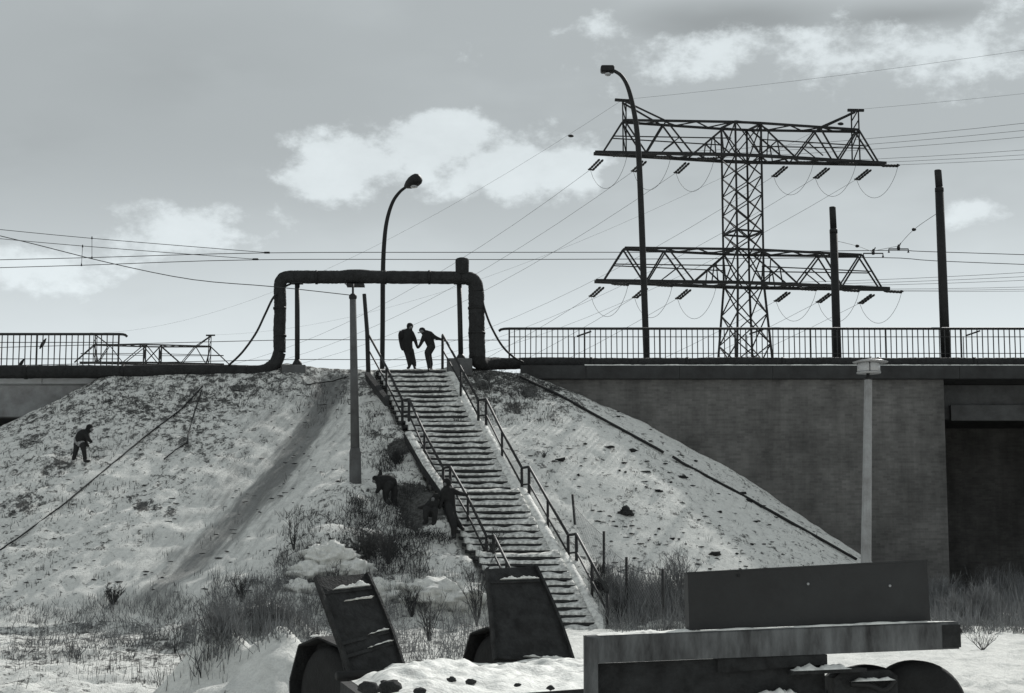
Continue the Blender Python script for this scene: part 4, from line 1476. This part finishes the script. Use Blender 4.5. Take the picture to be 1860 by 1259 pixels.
def build_flatbed():
    A, B = un(1067, 1156, 13.0), un(1741, 1129, 13.0)
    e = (B - A).normalized()
    n = Vector((-e.y, e.x, 0)).normalized()          # away from the camera
    up = Vector((0, 0, 1))
    Lg = (B - A).length
    Th = .185
    t = thing('flatbed_trailer', A.lerp(B, .5) - up * 1.3, 'stained flatbed trailer with snow on its edge in the right foreground', 'trailer')

    def P(s, d, z):
        return A + e * (s * Lg) + n * d + up * z
    # slab in three boards side by side in depth
    for k in range(3):
        d0, d1 = k * .17, k * .17 + .165
        V, Fc = [], []
        m = 30
        for i in range(m + 1):
            s = i / m
            w = .004 * mnoise.noise((s * 20, k, 1))
            V += [P(s, d0 + w, -Th), P(s, d0 + w, -.012), P(s, d0 + .012, w), P(s, d1 - .012, w), P(s, d1, -.012), P(s, d1, -Th)]
        for i in range(m):
            for j in range(6):
                a, b = i * 6 + j, i * 6 + (j + 1) % 6
                Fc.append((a, b, b + 6, a + 6))
        Fc += [(5, 4, 3, 2, 1, 0), tuple(m * 6 + j for j in range(6))]
        obj('deck_board', (V, Fc), 'stain', t)
    obj('end_cap', prism([P(.955, -.012, -Th + .01), P(1.004, -.012, -Th + .01), P(1.004, -.012, -.02), P(.955, -.012, -.02)], n * .01), 'rust', t)
    obj('hook', tube([P(1.0, .1, -.06), P(1.012, .1, -.06), P(1.013, .1, -.08)], .02, 8), 'black', t)
    obj('front_leg', prism([P(-.008, -.015, -1.3), P(.028, -.015, -1.3), P(.028, -.015, -.03), P(-.008, -.015, .006)], n * .22), 'stain', t)
    obj('side_panel', prism([P(.03, .05, -1.2), P(.64, .05, -1.2), P(.64, .05, -Th - .004), P(.03, .05, -Th - .004)], n * .05), 'rust', t)
    obj('under_beam', prism([P(.35, .012, -Th - .1), P(.645, .012, -Th - .07), P(.645, .012, -Th - .003), P(.35, .012, -Th - .003)], n * .3), 'rust', t)
    obj('ledge', prism([P(.54, -.14, -.31), P(.74, -.14, -.31), P(.74, .2, -.31), P(.54, .2, -.31)], up * .025), 'rust', t)
    obj('ledge', prism([P(.45, -.14, -.46), P(.56, -.14, -.46), P(.56, .1, -.46), P(.45, .1, -.46)], up * .025), 'rust', t)
    obj('snow', snow_strip(P(.545, -.15, -.285), P(.70, -.15, -.285), n * .3, .05, 2.2, 40), 'snow', t, True)
    obj('snow', snow_strip(P(.455, -.15, -.435), P(.555, -.15, -.435), n * .2, .05, 5.2, 30), 'snow', t, True)
    obj('toolbox', prism([P(.66, -.02, -1.1), P(.83, -.02, -1.1), P(.83, -.02, -.35), P(.81, -.02, -.31), P(.68, -.02, -.31), P(.66, -.02, -.35)], n * .4), 'rust', t)
    obj('bracket', tube(smooth_path([P(.70, -.06, -.39), P(.75, -.06, -.40), P(.79, -.06, -.44), P(.82, -.06, -.37)], 5), .02, 8), 'black', t, True)
    obj('snow', snow_strip(P(.70, -.09, -.375), P(.82, -.09, -.375), n * .09, .03, 7.7, 30), 'snow', t, True)
    # snow along the top edge, thicker at the left end
    obj('snow', snow_strip(P(.03, .02, .002), P(.30, .02, .002), n * .42, .03, 1.1, 60), 'snow', t, True)
    obj('snow', snow_strip(P(.24, .005, .002), P(.99, .005, .002), n * .09, .020, 9.4, 140), 'snow', t, True)
    # wheels on the right
    wheel(t, P(.90, .25, -.60), n, .34, .30)
    wheel(t, P(.775, .35, -.62), n, .34, .30)
    # box on top
    q = thing('steel_box', P(.6, .3, 0), 'long plain dark steel box standing on the flatbed trailer', 'box')
    f0, f1 = .10, .10
    BL, BR = un(1252, 1147, 13.0 + f0), un(1690, 1127, 13.0 + f0)
    BL.z = P(.275, .10, .012).z; BR.z = P(.925, .10, .012).z
    TL, TR = Vector((BL.x - .006, BL.y, zpx(1043, BL.y))), Vector((BR.x - .012, BR.y, zpx(1020, BR.y)))
    obj('shell', prism([BL, BR, TR, TL], n * .28), 'plate', q)
    nn = -n
    c = BL.lerp(BR, .02)
    obj('rim', prism([TL + up * .001 - e * .004, TR + up * .001 + e * .004, TR + up * .014 + e * .004, TL + up * .014 - e * .004], n * .284), 'plate', q)
    for u_, v_ in ((.21, .93), (.5, .72), (.84, .62)):
        p = BL.lerp(BR, u_).lerp(TL.lerp(TR, u_), v_)
        obj('bolt', lathe(p + nn * .004, [(.010, -.004), (.010, .004), (.006, .008)], 8, nn), 'black' if u_ < .3 else 'zinc', q)


build_flatbed()


# ------------------------------------------------------------------ people
def person(label, Y, conv, scale, chains, extras=(), base=None):
    """chains: (tag, [(x, y, depth, radius)...]) in the units of conv; one continuous body skinned by voxel remesh"""
    V, Fc, segs = [], [], []

    def add(vf):
        k = len(V); V.extend(vf[0]); Fc.extend(tuple(i + k for i in q) for q in vf[1])
    for tg, pts in chains:
        P = [(un(*conv(x, y), Y + d), r * scale * Y / F_PX) for x, y, d, r in pts]
        for p, r in P: add(blob(p, r, r, r, 0, 0, 2))
        for (p, r), (q, s) in zip(P[:-1], P[1:]):
            add(tube([p, q], [r, s], 12))
            segs.append((tg, p, q, r, s))
        if len(P) == 1: segs.append((tg, P[0][0], P[0][0], P[0][1], P[0][1]))
    tmp = bpy.data.objects.new('tmp', mesh('tmp', V, Fc, None)); COL.objects.link(tmp)
    md = tmp.modifiers.new('r', 'REMESH'); md.mode = 'VOXEL'; md.voxel_size = .017
    sm = tmp.modifiers.new('s', 'SMOOTH'); sm.factor = .5; sm.iterations = 3
    dg = bpy.context.evaluated_depsgraph_get()
    me = bpy.data.meshes.new_from_object(tmp.evaluated_get(dg))
    bpy.data.objects.remove(tmp)
    tags = []
    for tg, *_ in segs:
        if tg not in tags: tags.append(tg)
    me.materials.clear()
    for tg in tags: me.materials.append(M[tg])
    n = len(me.vertices)
    co = np.empty(n * 3); me.vertices.foreach_get('co', co); co = co.reshape(-1, 3)
    bestd = np.full(n, 1e9); besti = np.zeros(n, int)
    for tg, p, q, r, s in segs:
        p, q = np.array(p), np.array(q)
        pq = q - p; L2 = pq @ pq
        t = np.clip(((co - p) @ pq) / L2, 0, 1) if L2 > 1e-12 else np.zeros(n)
        d = np.linalg.norm(co - p - t[:, None] * pq, axis=1) - (r + (s - r) * t)
        b = d < bestd
        bestd[b] = d[b]; besti[b] = tags.index(tg)
    for poly in me.polygons:
        poly.material_index = int(besti[poly.vertices[0]]); poly.use_smooth = True
    lo = co.min(0)
    base = Vector((co[:, 0].mean(), co[:, 1].mean(), lo[2]))
    t = thing('person', base, label, 'person', None)
    me.transform(Matrix.Translation(-base))
    me.name = 'body'
    o = bpy.data.objects.new('body', me); COL.objects.link(o)
    place(o, t, Matrix.Translation(base))
    for nm, mt, x, y, d, rx, ry, rz in extras:
        k = scale * Y / F_PX
        obj(nm, blob(un(*conv(x, y), Y + d), rx * k, ry * k, rz * k, 1, .06, 3), mt, t, True)
    return t


def top_conv(x, y): return 690 + x * .0953, 570 + y * .0953
J, T_, B_, S_ = 'jacket', 'trousers', 'black', 'skin'
Yk = 57.15
person('person in dark coat standing at the stair head, holding the hand of a stooping companion', Yk, top_conv, .0953,
       [(J, [(572, 245, 0, 58), (570, 300, 0, 52), (560, 345, 0, 60)]),
        (S_, [(590, 262, -.09, 30), (603, 270, -.12, 10)]),
        (J, [(455, 345, 0, 50), (540, 350, 0, 80), (600, 365, 0, 52)]),
        (J, [(520, 400, 0, 108), (515, 520, 0, 108), (525, 640, 0, 104), (545, 710, 0, 92)]),
        (J, [(440, 360, .02, 58), (392, 440, .02, 46), (400, 540, -.03, 38), (425, 640, -.08, 40), (432, 680, -.1, 26)]),
        (J, [(610, 380, 0, 50), (660, 470, 0, 40), (690, 560, -.03, 32), (708, 620, -.06, 26), (718, 648, -.07, 22)]),
        (T_, [(510, 700, -.02, 62), (535, 800, -.06, 52), (555, 900, -.03, 46), (565, 985, .02, 34)]),
        (T_, [(590, 700, .02, 62), (620, 820, .05, 54), (648, 930, .04, 50), (662, 990, .03, 36)]),
        (B_, [(562, 990, .02, 30), (556, 1022, .0, 28), (530, 1034, -.12, 24)]),
        (B_, [(664, 990, .03, 30), (664, 1026, .02, 30), (672, 1036, -.10, 24)])],
       [('hood', 'hat', 572, 232, .02, 66, 70, 62), ('backpack', 'hat', 408, 410, -.06, 62, 80, 92)])
person('smaller person in peaked cap stooping at the stair head with one hand on the rail', Yk, top_conv, .0953,
       [(S_, [(800, 330, -.03, 48), (770, 345, -.1, 16)]),
        (J, [(830, 365, 0, 46), (890, 400, 0, 72), (930, 480, 0, 92), (960, 560, 0, 86), (985, 630, .02, 78)]),
        (J, [(870, 350, 0, 45), (960, 385, 0, 55), (1010, 420, 0, 44)]),
        (J, [(845, 430, -.05, 50), (800, 530, -.08, 38), (765, 600, -.07, 30), (735, 645, -.07, 24)]),
        (J, [(1000, 420, 0, 46), (1080, 462, 0, 36), (1150, 485, 0, 28), (1200, 498, 0, 22), (1230, 520, 0, 16)]),
        (T_, [(965, 640, -.05, 70), (900, 735, -.14, 54), (910, 830, -.1, 48), (928, 940, -.06, 40), (935, 1020, -.04, 34)]),
        (T_, [(985, 650, .08, 66), (930, 760, .04, 56), (955, 860, .08, 46), (975, 960, .12, 40), (968, 1020, .12, 32)]),
        (B_, [(936, 1030, -.04, 30), (938, 1062, -.05, 28), (925, 1070, -.16, 22)]),
        (B_, [(970, 1020, .12, 30), (985, 1050, .10, 26), (990, 1058, .0, 20)])],
       [('cap', 'hat', 806, 312, 0, 64, 60, 54), ('cap_peak', 'hat', 742, 362, -.03, 26, 30, 9)])


def left_conv(x, y): return 100 + x * .0873, 750 + y * .0873
g = hit(143, 838)
person('child in dark hooded jacket with pale hem stooping alone on the left snow slope', g.y, left_conv, .0873,
       [('hat', [(720, 305, 0, 78), (700, 350, 0, 70)]),
        (S_, [(765, 345, -.05, 38), (800, 350, -.06, 12)]),
        (J, [(660, 400, 0, 70), (600, 450, 0, 118), (540, 500, 0, 120), (510, 545, 0, 105)]),
        ('palecloth', [(470, 560, 0, 85), (540, 620, 0, 85), (590, 660, 0, 60)]),
        ('palecloth', [(470, 380, .05, 45), (545, 360, .05, 42)]),
        (J, [(650, 450, -.08, 62), (690, 540, -.14, 48), (740, 590, -.18, 36), (762, 600, -.2, 26)]),
        (J, [(600, 480, .08, 60), (630, 600, .03, 46), (670, 670, -.02, 36), (695, 692, -.03, 26)]),
        (T_, [(460, 610, .06, 72), (445, 730, .06, 62), (415, 860, .08, 50), (380, 980, .1, 42)]),
        (T_, [(570, 670, -.05, 66), (605, 800, -.1, 52), (618, 900, -.06, 46), (625, 985, -.04, 42)]),
        (B_, [(375, 1000, .1, 38), (405, 1030, .04, 32), (440, 1035, 0, 26)]),
        (B_, [(622, 1000, -.04, 38), (660, 1008, -.1, 32), (715, 1000, -.16, 26)])])


def mid_conv(x, y): return 660 + x * .1191, 840 + y * .1191
g = hit(714, 918)
person('person in dark clothes bending double among the weeds left of the stair', g.y, mid_conv, .1191,
       [('hat', [(180, 245, -.05, 48), (195, 270, -.05, 48)]),
        (S_, [(160, 285, -.1, 30), (145, 280, -.12, 10)]),
        (J, [(225, 280, 0, 64), (300, 270, 0, 82), (380, 270, 0, 84), (440, 300, 0, 76)]),
        (J, [(240, 300, -.1, 52), (240, 390, -.14, 40), (215, 440, -.18, 32), (200, 455, -.2, 24)]),
        (J, [(235, 250, .1, 44), (262, 170, .12, 32), (262, 120, .12, 20)]),
        (J, [(300, 330, -.05, 60), (330, 400, -.05, 52)]),
        (T_, [(400, 330, -.06, 72), (345, 440, -.1, 56), (335, 520, -.06, 44), (365, 600, -.04, 36)]),
        (T_, [(455, 320, .06, 70), (475, 430, .06, 52), (465, 540, .06, 42), (485, 630, .06, 36)]),
        (B_, [(370, 610, -.04, 34), (400, 625, -.1, 28)]),
        (B_, [(490, 640, .06, 34), (510, 670, .0, 28), (515, 690, -.04, 22)])])
g = hit(826, 975)
person('person in dark clothes standing left of the third flight, one arm stretched to the rail', g.y, mid_conv, .1191,
       [('hat', [(1275, 300, 0, 66), (1270, 330, 0, 60)]),
        (S_, [(1240, 335, -.1, 28), (1225, 340, -.12, 10)]),
        (J, [(1270, 390, 0, 60), (1290, 450, 0, 92), (1310, 540, 0, 92), (1325, 620, 0, 84)]),
        (J, [(1220, 430, 0, 42), (1300, 415, 0, 50), (1360, 425, 0, 46)]),
        (J, [(1370, 430, .02, 44), (1450, 470, .03, 36), (1530, 488, .05, 30), (1585, 492, .06, 24)]),
        (J, [(1225, 440, -.06, 44), (1205, 540, -.1, 38), (1180, 630, -.12, 30), (1162, 690, -.14, 26)]),
        (T_, [(1300, 640, -.04, 72), (1310, 760, -.08, 62), (1350, 880, -.1, 58), (1380, 990, -.06, 50), (1380, 1090, -.04, 42)]),
        (T_, [(1345, 650, .06, 66), (1360, 770, .04, 58), (1410, 880, .02, 50), (1470, 960, .1, 40), (1500, 1000, .14, 32)]),
        (B_, [(1380, 1090, -.04, 42), (1385, 1130, -.08, 36), (1365, 1145, -.16, 26)]),
        (B_, [(1495, 990, .14, 36), (1520, 1015, .08, 28)])])
person('hunched figure in dark clothes crouching between the bending person and the stair', g.y - .1, mid_conv, .1191,
       [('hat', [(1110, 520, -.05, 56), (1090, 545, -.05, 54)]),
        (S_, [(1060, 560, -.14, 28), (1045, 565, -.16, 9)]),
        (J, [(1080, 590, 0, 80), (1050, 650, 0, 95), (1030, 730, .05, 95)]),
        (J, [(1010, 620, -.1, 42), (950, 670, -.16, 34), (880, 690, -.2, 28), (850, 690, -.22, 22)]),
        (J, [(1110, 620, -.05, 42), (1100, 700, -.15, 36), (1040, 740, -.25, 28)]),
        (T_, [(1030, 760, -.02, 80), (960, 720, -.22, 56), (950, 830, -.18, 44), (960, 900, -.1, 36)]),
        (T_, [(1070, 770, .05, 76), (1090, 740, -.2, 54), (1090, 840, -.18, 44), (1080, 910, -.12, 36)]),
        (B_, [(955, 905, -.12, 36), (925, 925, -.2, 30)]),
        (B_, [(1080, 915, -.12, 36), (1060, 935, -.2, 30)])])


# ------------------------------------------------------------------ vegetation
def ribbon_mesh(items):
    """items: (base, tip, bend vector, width) -> tapering two-piece blades"""
    V, Fc = [], []
    for b, tip, bend, w in items:
        d = (tip - b)
        s = d.cross(Vector((random.uniform(-1, 1), random.uniform(-1, 1), .2)))
        if s.length < 1e-6: s = Vector((1, 0, 0))
        s = s.normalized() * w
        m = b.lerp(tip, .55) + bend
        k = len(V)
        V += [b - s, b + s, m + s * .75, m - s * .75, tip]
        Fc += [(k, k + 1, k + 2, k + 3), (k + 3, k + 2, k + 4)]
    return V, Fc


def scatter(name, label, zones, material, clump=6):
    items = []
    for x0, x1, y0, y1, n, h0, h1, lean, w in zones:
        for _ in range(max(1, n // clump)):
            p = hit(random.uniform(x0, x1), random.uniform(y0, y1), 20)
            if -2.35 < p.x - xright(p.y) < .2 and 44.2 < p.y < 57.4: continue
            az = random.uniform(0, 6.28); ll = random.uniform(.2, 1) * lean
            sc = random.uniform(.35, 1.5)
            for _ in range(random.randint(clump // 2, clump * 3 // 2)):
                q = Vector((p.x + random.gauss(0, .10), p.y + random.gauss(0, .10), 0)); q.z = gz(q.x, q.y) - .03
                h = random.uniform(h0, h1) * sc
                a = az + random.gauss(0, .9)
                l = h * abs(random.gauss(ll, lean * .5))
                tip = q + Vector((math.cos(a) * l, math.sin(a) * l, math.sqrt(max(.02, h * h - l * l))))
                items.append((q, tip, Vector((random.gauss(0, .05), random.gauss(0, .05), random.gauss(.03, .03))) * h, w * random.uniform(.6, 1.3)))
    o = obj(name, ribbon_mesh(items), material)
    tag(o, label, None, None, 'stuff')


scatter('short_grass', 'short dead grass poking through the snow of the slopes',
        [(0, 640, 700, 1090, 1000, .03, .07, .92, .007), (60, 640, 692, 750, 1200, .04, .10, .9, .007), (0, 260, 740, 960, 500, .03, .08, .92, .008),
         (860, 1010, 672, 770, 1500, .05, .13, .8, .007), (900, 1500, 740, 1060, 350, .03, .07, .92, .006), (650, 760, 690, 860, 1300, .05, .14, .7, .007)], 'twig', 6)
scatter('dry_weeds', 'dense dry weeds along the foot of the embankment',
        [(380, 650, 1055, 1165, 5000, .12, .48, .55, .006), (500, 640, 1020, 1080, 1200, .12, .4, .6, .006), (150, 420, 1085, 1180, 3000, .08, .30, .6, .006), (0, 200, 1100, 1200, 1900, .08, .25, .6, .006),
         (640, 905, 1050, 1215, 3600, .15, .7, .5, .005), (1105, 1265, 1065, 1150, 4600, .2, .8, .5, .006), (880, 960, 1010, 1060, 600, .15, .4, .45, .006),
         (380, 560, 1110, 1150, 1200, .12, .4, .45, .0055)], 'grass', 8)
scatter('bramble', 'dark bramble and weeds on the bank left of the stair',
        [(510, 690, 930, 1070, 1800, .1, .32, .7, .007), (640, 780, 905, 1050, 3400, .1, .40, .7, .007), (690, 745, 800, 860, 1200, .12, .34, .6, .008), (1062, 1108, 1035, 1098, 1500, .1, .38, .6, .008), (720, 820, 880, 985, 2000, .08, .30, .7, .008)], 'twig', 7)
scatter('reed_stubble', 'sparse upright stubble standing in the left foreground snow',
        [(0, 430, 1185, 1250, 330, .08, .28, .25, .0045), (60, 330, 1195, 1235, 200, .08, .26, .25, .0045)], 'twig', 3)
scatter('tall_dry_weeds', 'tall pale dry weeds in front of the underpass at the right edge',
        [(1690, 1900, 1055, 1140, 3500, .2, .6, .5, .008), (1690, 1760, 1058, 1110, 1600, .3, .8, .5, .008), (1770, 1900, 1062, 1120, 3000, .4, 1.1, .45, .008), (1690, 1900, 1100, 1152, 3200, .2, .6, .6, .007)], 'palegrass', 14)


def shrub(px, py, h, label, stems=9, spread=.5, mt='twig', twigs=5, Y0=14, r=.011, at=None, name='shrub', cat='shrub'):
    p = at or hit(px, py, Y0)
    t = thing(name, p, label, cat)
    S, Tw = [], []
    for i in range(stems):
        a = random.uniform(0, 6.28); l = random.uniform(.1, 1) * spread
        pts = [p - Vector((0, 0, .05))]
        hh = h * random.uniform(.6, 1.05)
        d = Vector((math.cos(a) * l, math.sin(a) * l, 1)).normalized()
        n = 5
        for k in range(n):
            d = (d + Vector((random.gauss(0, .12), random.gauss(0, .12), .05))).normalized()
            pts.append(pts[-1] + d * hh / n)
        S.append(tube(pts, [r * (1 - .8 * k / n) for k in range(n + 1)], 4, False))
        for _ in range(twigs):
            k = random.uniform(.25, .95) * n
            q = pts[int(k)].lerp(pts[min(n, int(k) + 1)], k % 1)
            e = (d + Vector((random.gauss(0, .6), random.gauss(0, .6), random.uniform(0, .5)))).normalized() * hh * random.uniform(.12, .34)
            q2 = q + e * .55 + Vector((random.gauss(0, .02), random.gauss(0, .02), .01))
            Tw.append(tube([q, q2, q + e], [r * .5, r * .4, r * .2], 3, False))
            if random.random() < .6:
                e2 = (e.normalized() + Vector((random.gauss(0, .6), random.gauss(0, .6), random.uniform(0, .5)))).normalized() * e.length * .5
                Tw.append(tube([q2, q2 + e2], [r * .4, r * .2], 3, False))
    obj('stem', join(*S), mt, t)['kind'] = 'stuff'
    obj('twigs', join(*Tw), mt, t)['kind'] = 'stuff'
    return t


for a in [(1236, 1072, 1.0, 'bushy pale dry shrub standing beside the chain link fence end', 26, .45, 'grass', 8),
          (534, 1000, 1.0, 'thin upright dry shrub at the foot of the left slope', 10, .22, 'twig', 5),
          (722, 850, .62, 'dark tangled bush on the bank below the dark edge beam', 34, .8, 'twig', 10),
          (893, 1020, .85, 'bare twiggy bush in front of the lowest left handrail posts', 20, .5, 'twig', 8),
          (866, 1135, 1.9, 'tall bare bush left of the right loading ramp', 12, .3, 'twig', 9),
          (705, 1025, 1.15, 'bare bush on the bank above the left loading ramp', 18, .4, 'twig', 8),
          (668, 1015, .7, 'low dark bush among the brambles behind the left loading ramp', 18, .6, 'twig', 8),
          (780, 1165, 1.1, 'bare bush midway between the two loading ramps', 14, .35, 'twig', 7),
          (748, 1120, .8, 'dark bush close beside the top of the left ramp', 20, .55, 'twig', 8),
          (1170, 1110, .9, 'dry shrub between the fence posts right of the stair foot', 18, .4, 'grass', 7),
          (1125, 1128, .55, 'low shrub at the right foot of the stair', 16, .5, 'twig', 7),
          (1152, 1092, .95, 'dry bush behind the second fence post from the box', 22, .5, 'grass', 8),
          (1205, 1088, 1.0, 'dry bush close to the last fence post before the box', 24, .5, 'grass', 8),
          (205, 1098, .55, 'low dark bush at the foot of the left slope', 22, .8, 'twig', 8),
          (130, 1182, .6, 'bare twiggy weed at the far left of the foreground', 5, .45, 'twig', 4, 14, .006),
          (318, 1185, .75, 'taller dark weed left of the snow heap', 7, .35, 'twig', 5, 14, .007),
          (240, 1200, .35, 'short dark weed in the left foreground snow', 5, .6, 'twig', 4, 14, .006),
          (290, 1245, .42, 'forked bare weed at the bottom left of the snow heap', 4, .7, 'twig', 5, 14, .005),
          (365, 1225, .38, 'dark thorny weed on the left flank of the snow heap', 5, .6, 'twig', 4, 14, .006),
          (1088, 1080, .55, 'dark scrub under the lowest right handrail', 26, .7, 'twig', 8),
          (988, 832, .28, 'tiny dark tuft on the snow slope right of the stair', 10, .6, 'twig', 4),
          (1785, 1178, .55, 'low bare brambles in the sunlit snow at the right', 12, 1.4, 'twig', 6, 14, .007),
          (440, 1095, .75, 'dry bush in the weeds below the sled run', 18, .45, 'twig', 7),
          (610, 1085, .8, 'dark bush beside the top of the left loading ramp, on its left', 22, .5, 'twig', 8)]:
    shrub(*a)
for k, (px, py, h) in enumerate([(1712, 1100, .95), (1750, 1095, .95), (1800, 1092, 1.4), (1845, 1095, 1.3), (1780, 1122, .9), (1735, 1128, .75)]):
    shrub(px, py, h, ['pale dry bush against the end of the steel box', 'pale dry bush below the corner of the brick wall', 'tall pale dry bush before the dark underpass',
                      'pale dry bush cut by the right edge', 'pale bush in front of the tall one before the underpass', 'low pale bush behind the end of the flatbed deck'][k], 40, .75, 'palegrass', 12, r=.010)
for px, py, Y, lab in ((795, 722, 56.0, 'dark dead weed growing on the upper steps'), (833, 778, 54.35, 'dark dead weed growing low on the topmost flight')):
    q = un(px, py, Y); shrub(px, py, .5, lab, 14, .9, 'twig', 5, at=q, r=.008)

# snow-laden clumps on the bank and drifts
for k, (px, py, rx, rz, lab) in enumerate([(600, 1012, .55, .42, 'rounded snow-laden clump on the bank above the left ramp'), (565, 1040, .45, .3, 'low snow-laden clump left of the largest clump'),
                                           (640, 1040, .50, .36, 'snow-laden clump behind the top of the left ramp'), (690, 1075, .6, .35, 'snow hump just right of the left ramp top'),
                                           (800, 1080, .9, .4, 'broad snow hump between the loading ramps'), (545, 1070, .4, .25, 'small snow-laden clump left of the left ramp'),
                                           (1205, 1140, .5, .2, 'small snow hump behind the flatbed trailer')]):
    p = hit(px, py)
    tag(obj('snow_hump', blob(p + Vector((0, 0, -.06)), rx * 1.1, rx * .9, rz, k + 2, .42, 5, 1.9), 'ground', None, True), lab, 'snow hump', 'snow humps')

# earth clods
z3 = lambda x, y: (860 + x * .3176, 640 + y * .3176)
p = hit(*z3(872, 925))
tag(obj('earth_clod', blob(p + Vector((0, 0, .05)), .21, .12, .11, 6, 1.1, 3, 1.2), 'earth', None, True), 'largest dark earth clod on the snow slope right of the stair', 'clod', 'earth clods')
CL = [(640, 525), (770, 548), (912, 570), (500, 622), (460, 627), (860, 636), (985, 686), (870, 690), (835, 680), (1195, 720), (1130, 748), (980, 746), (930, 786), (990, 776), (1055, 802),
      (1185, 920), (805, 1000), (1175, 1072), (1135, 1072), (1385, 1160), (1505, 1155), (1620, 970), (1410, 915), (1595, 1100), (1270, 625), (825, 372), (1530, 812), (1570, 855), (600, 706), (1060, 1015), (1290, 960), (1000, 1080), (1215, 1105)]
big = {(500, 622), (912, 570), (1055, 802), (770, 548), (1195, 720), (1570, 855), (1385, 1160), (1530, 812)}
clod_meshes = []
for k in range(5):
    v, f = blob((0, 0, 0), 1, .8, .65, k + 9, .95, 2); clod_meshes.append(mesh('earth_clod', v, f, 'earth', True))
for k, c in enumerate(CL):
    q = hit(*z3(*c)); r = random.uniform(.07, .09) if c in big else random.uniform(.035, .052)
    o = bpy.data.objects.new('earth_clod', clod_meshes[k % 5]); COL.objects.link(o)
    o.matrix_basis = Matrix.Translation(q + Vector((0, 0, r * .3))) @ Matrix.Rotation(random.uniform(0, 6), 4, 'Z') @ Matrix.Diagonal((r * random.uniform(1.2, 2.2), r, r * random.uniform(.7, 1), 1))
    tag(o, 'small dark earth clod lying on the snow slope right of the stair', 'clod', 'small earth clods')
V, Fc = [], []
for _ in range(700):
    if random.random() < .5: px, py = random.uniform(0, 640), random.uniform(700, 1080)
    else: px, py = random.uniform(870, 1500), random.uniform(690, 1050)
    q = hit(px, py)
    if q.y > 57.4 or -2.3 < q.x - xright(q.y) < .2: continue
    r = random.uniform(.015, .05) if px > 700 else random.uniform(.015, .04)
    b = blob(q, r * random.uniform(1.2, 3), r, r * .45, random.random() * 9, .8, 1)
    k = len(V); V += b[0]; Fc += [tuple(i + k for i in f) for f in b[1]]
tag(obj('earth_crumbs', (V, Fc), 'earth'), 'scattered crumbs of dark earth on the snowy slopes', None, None, 'stuff')
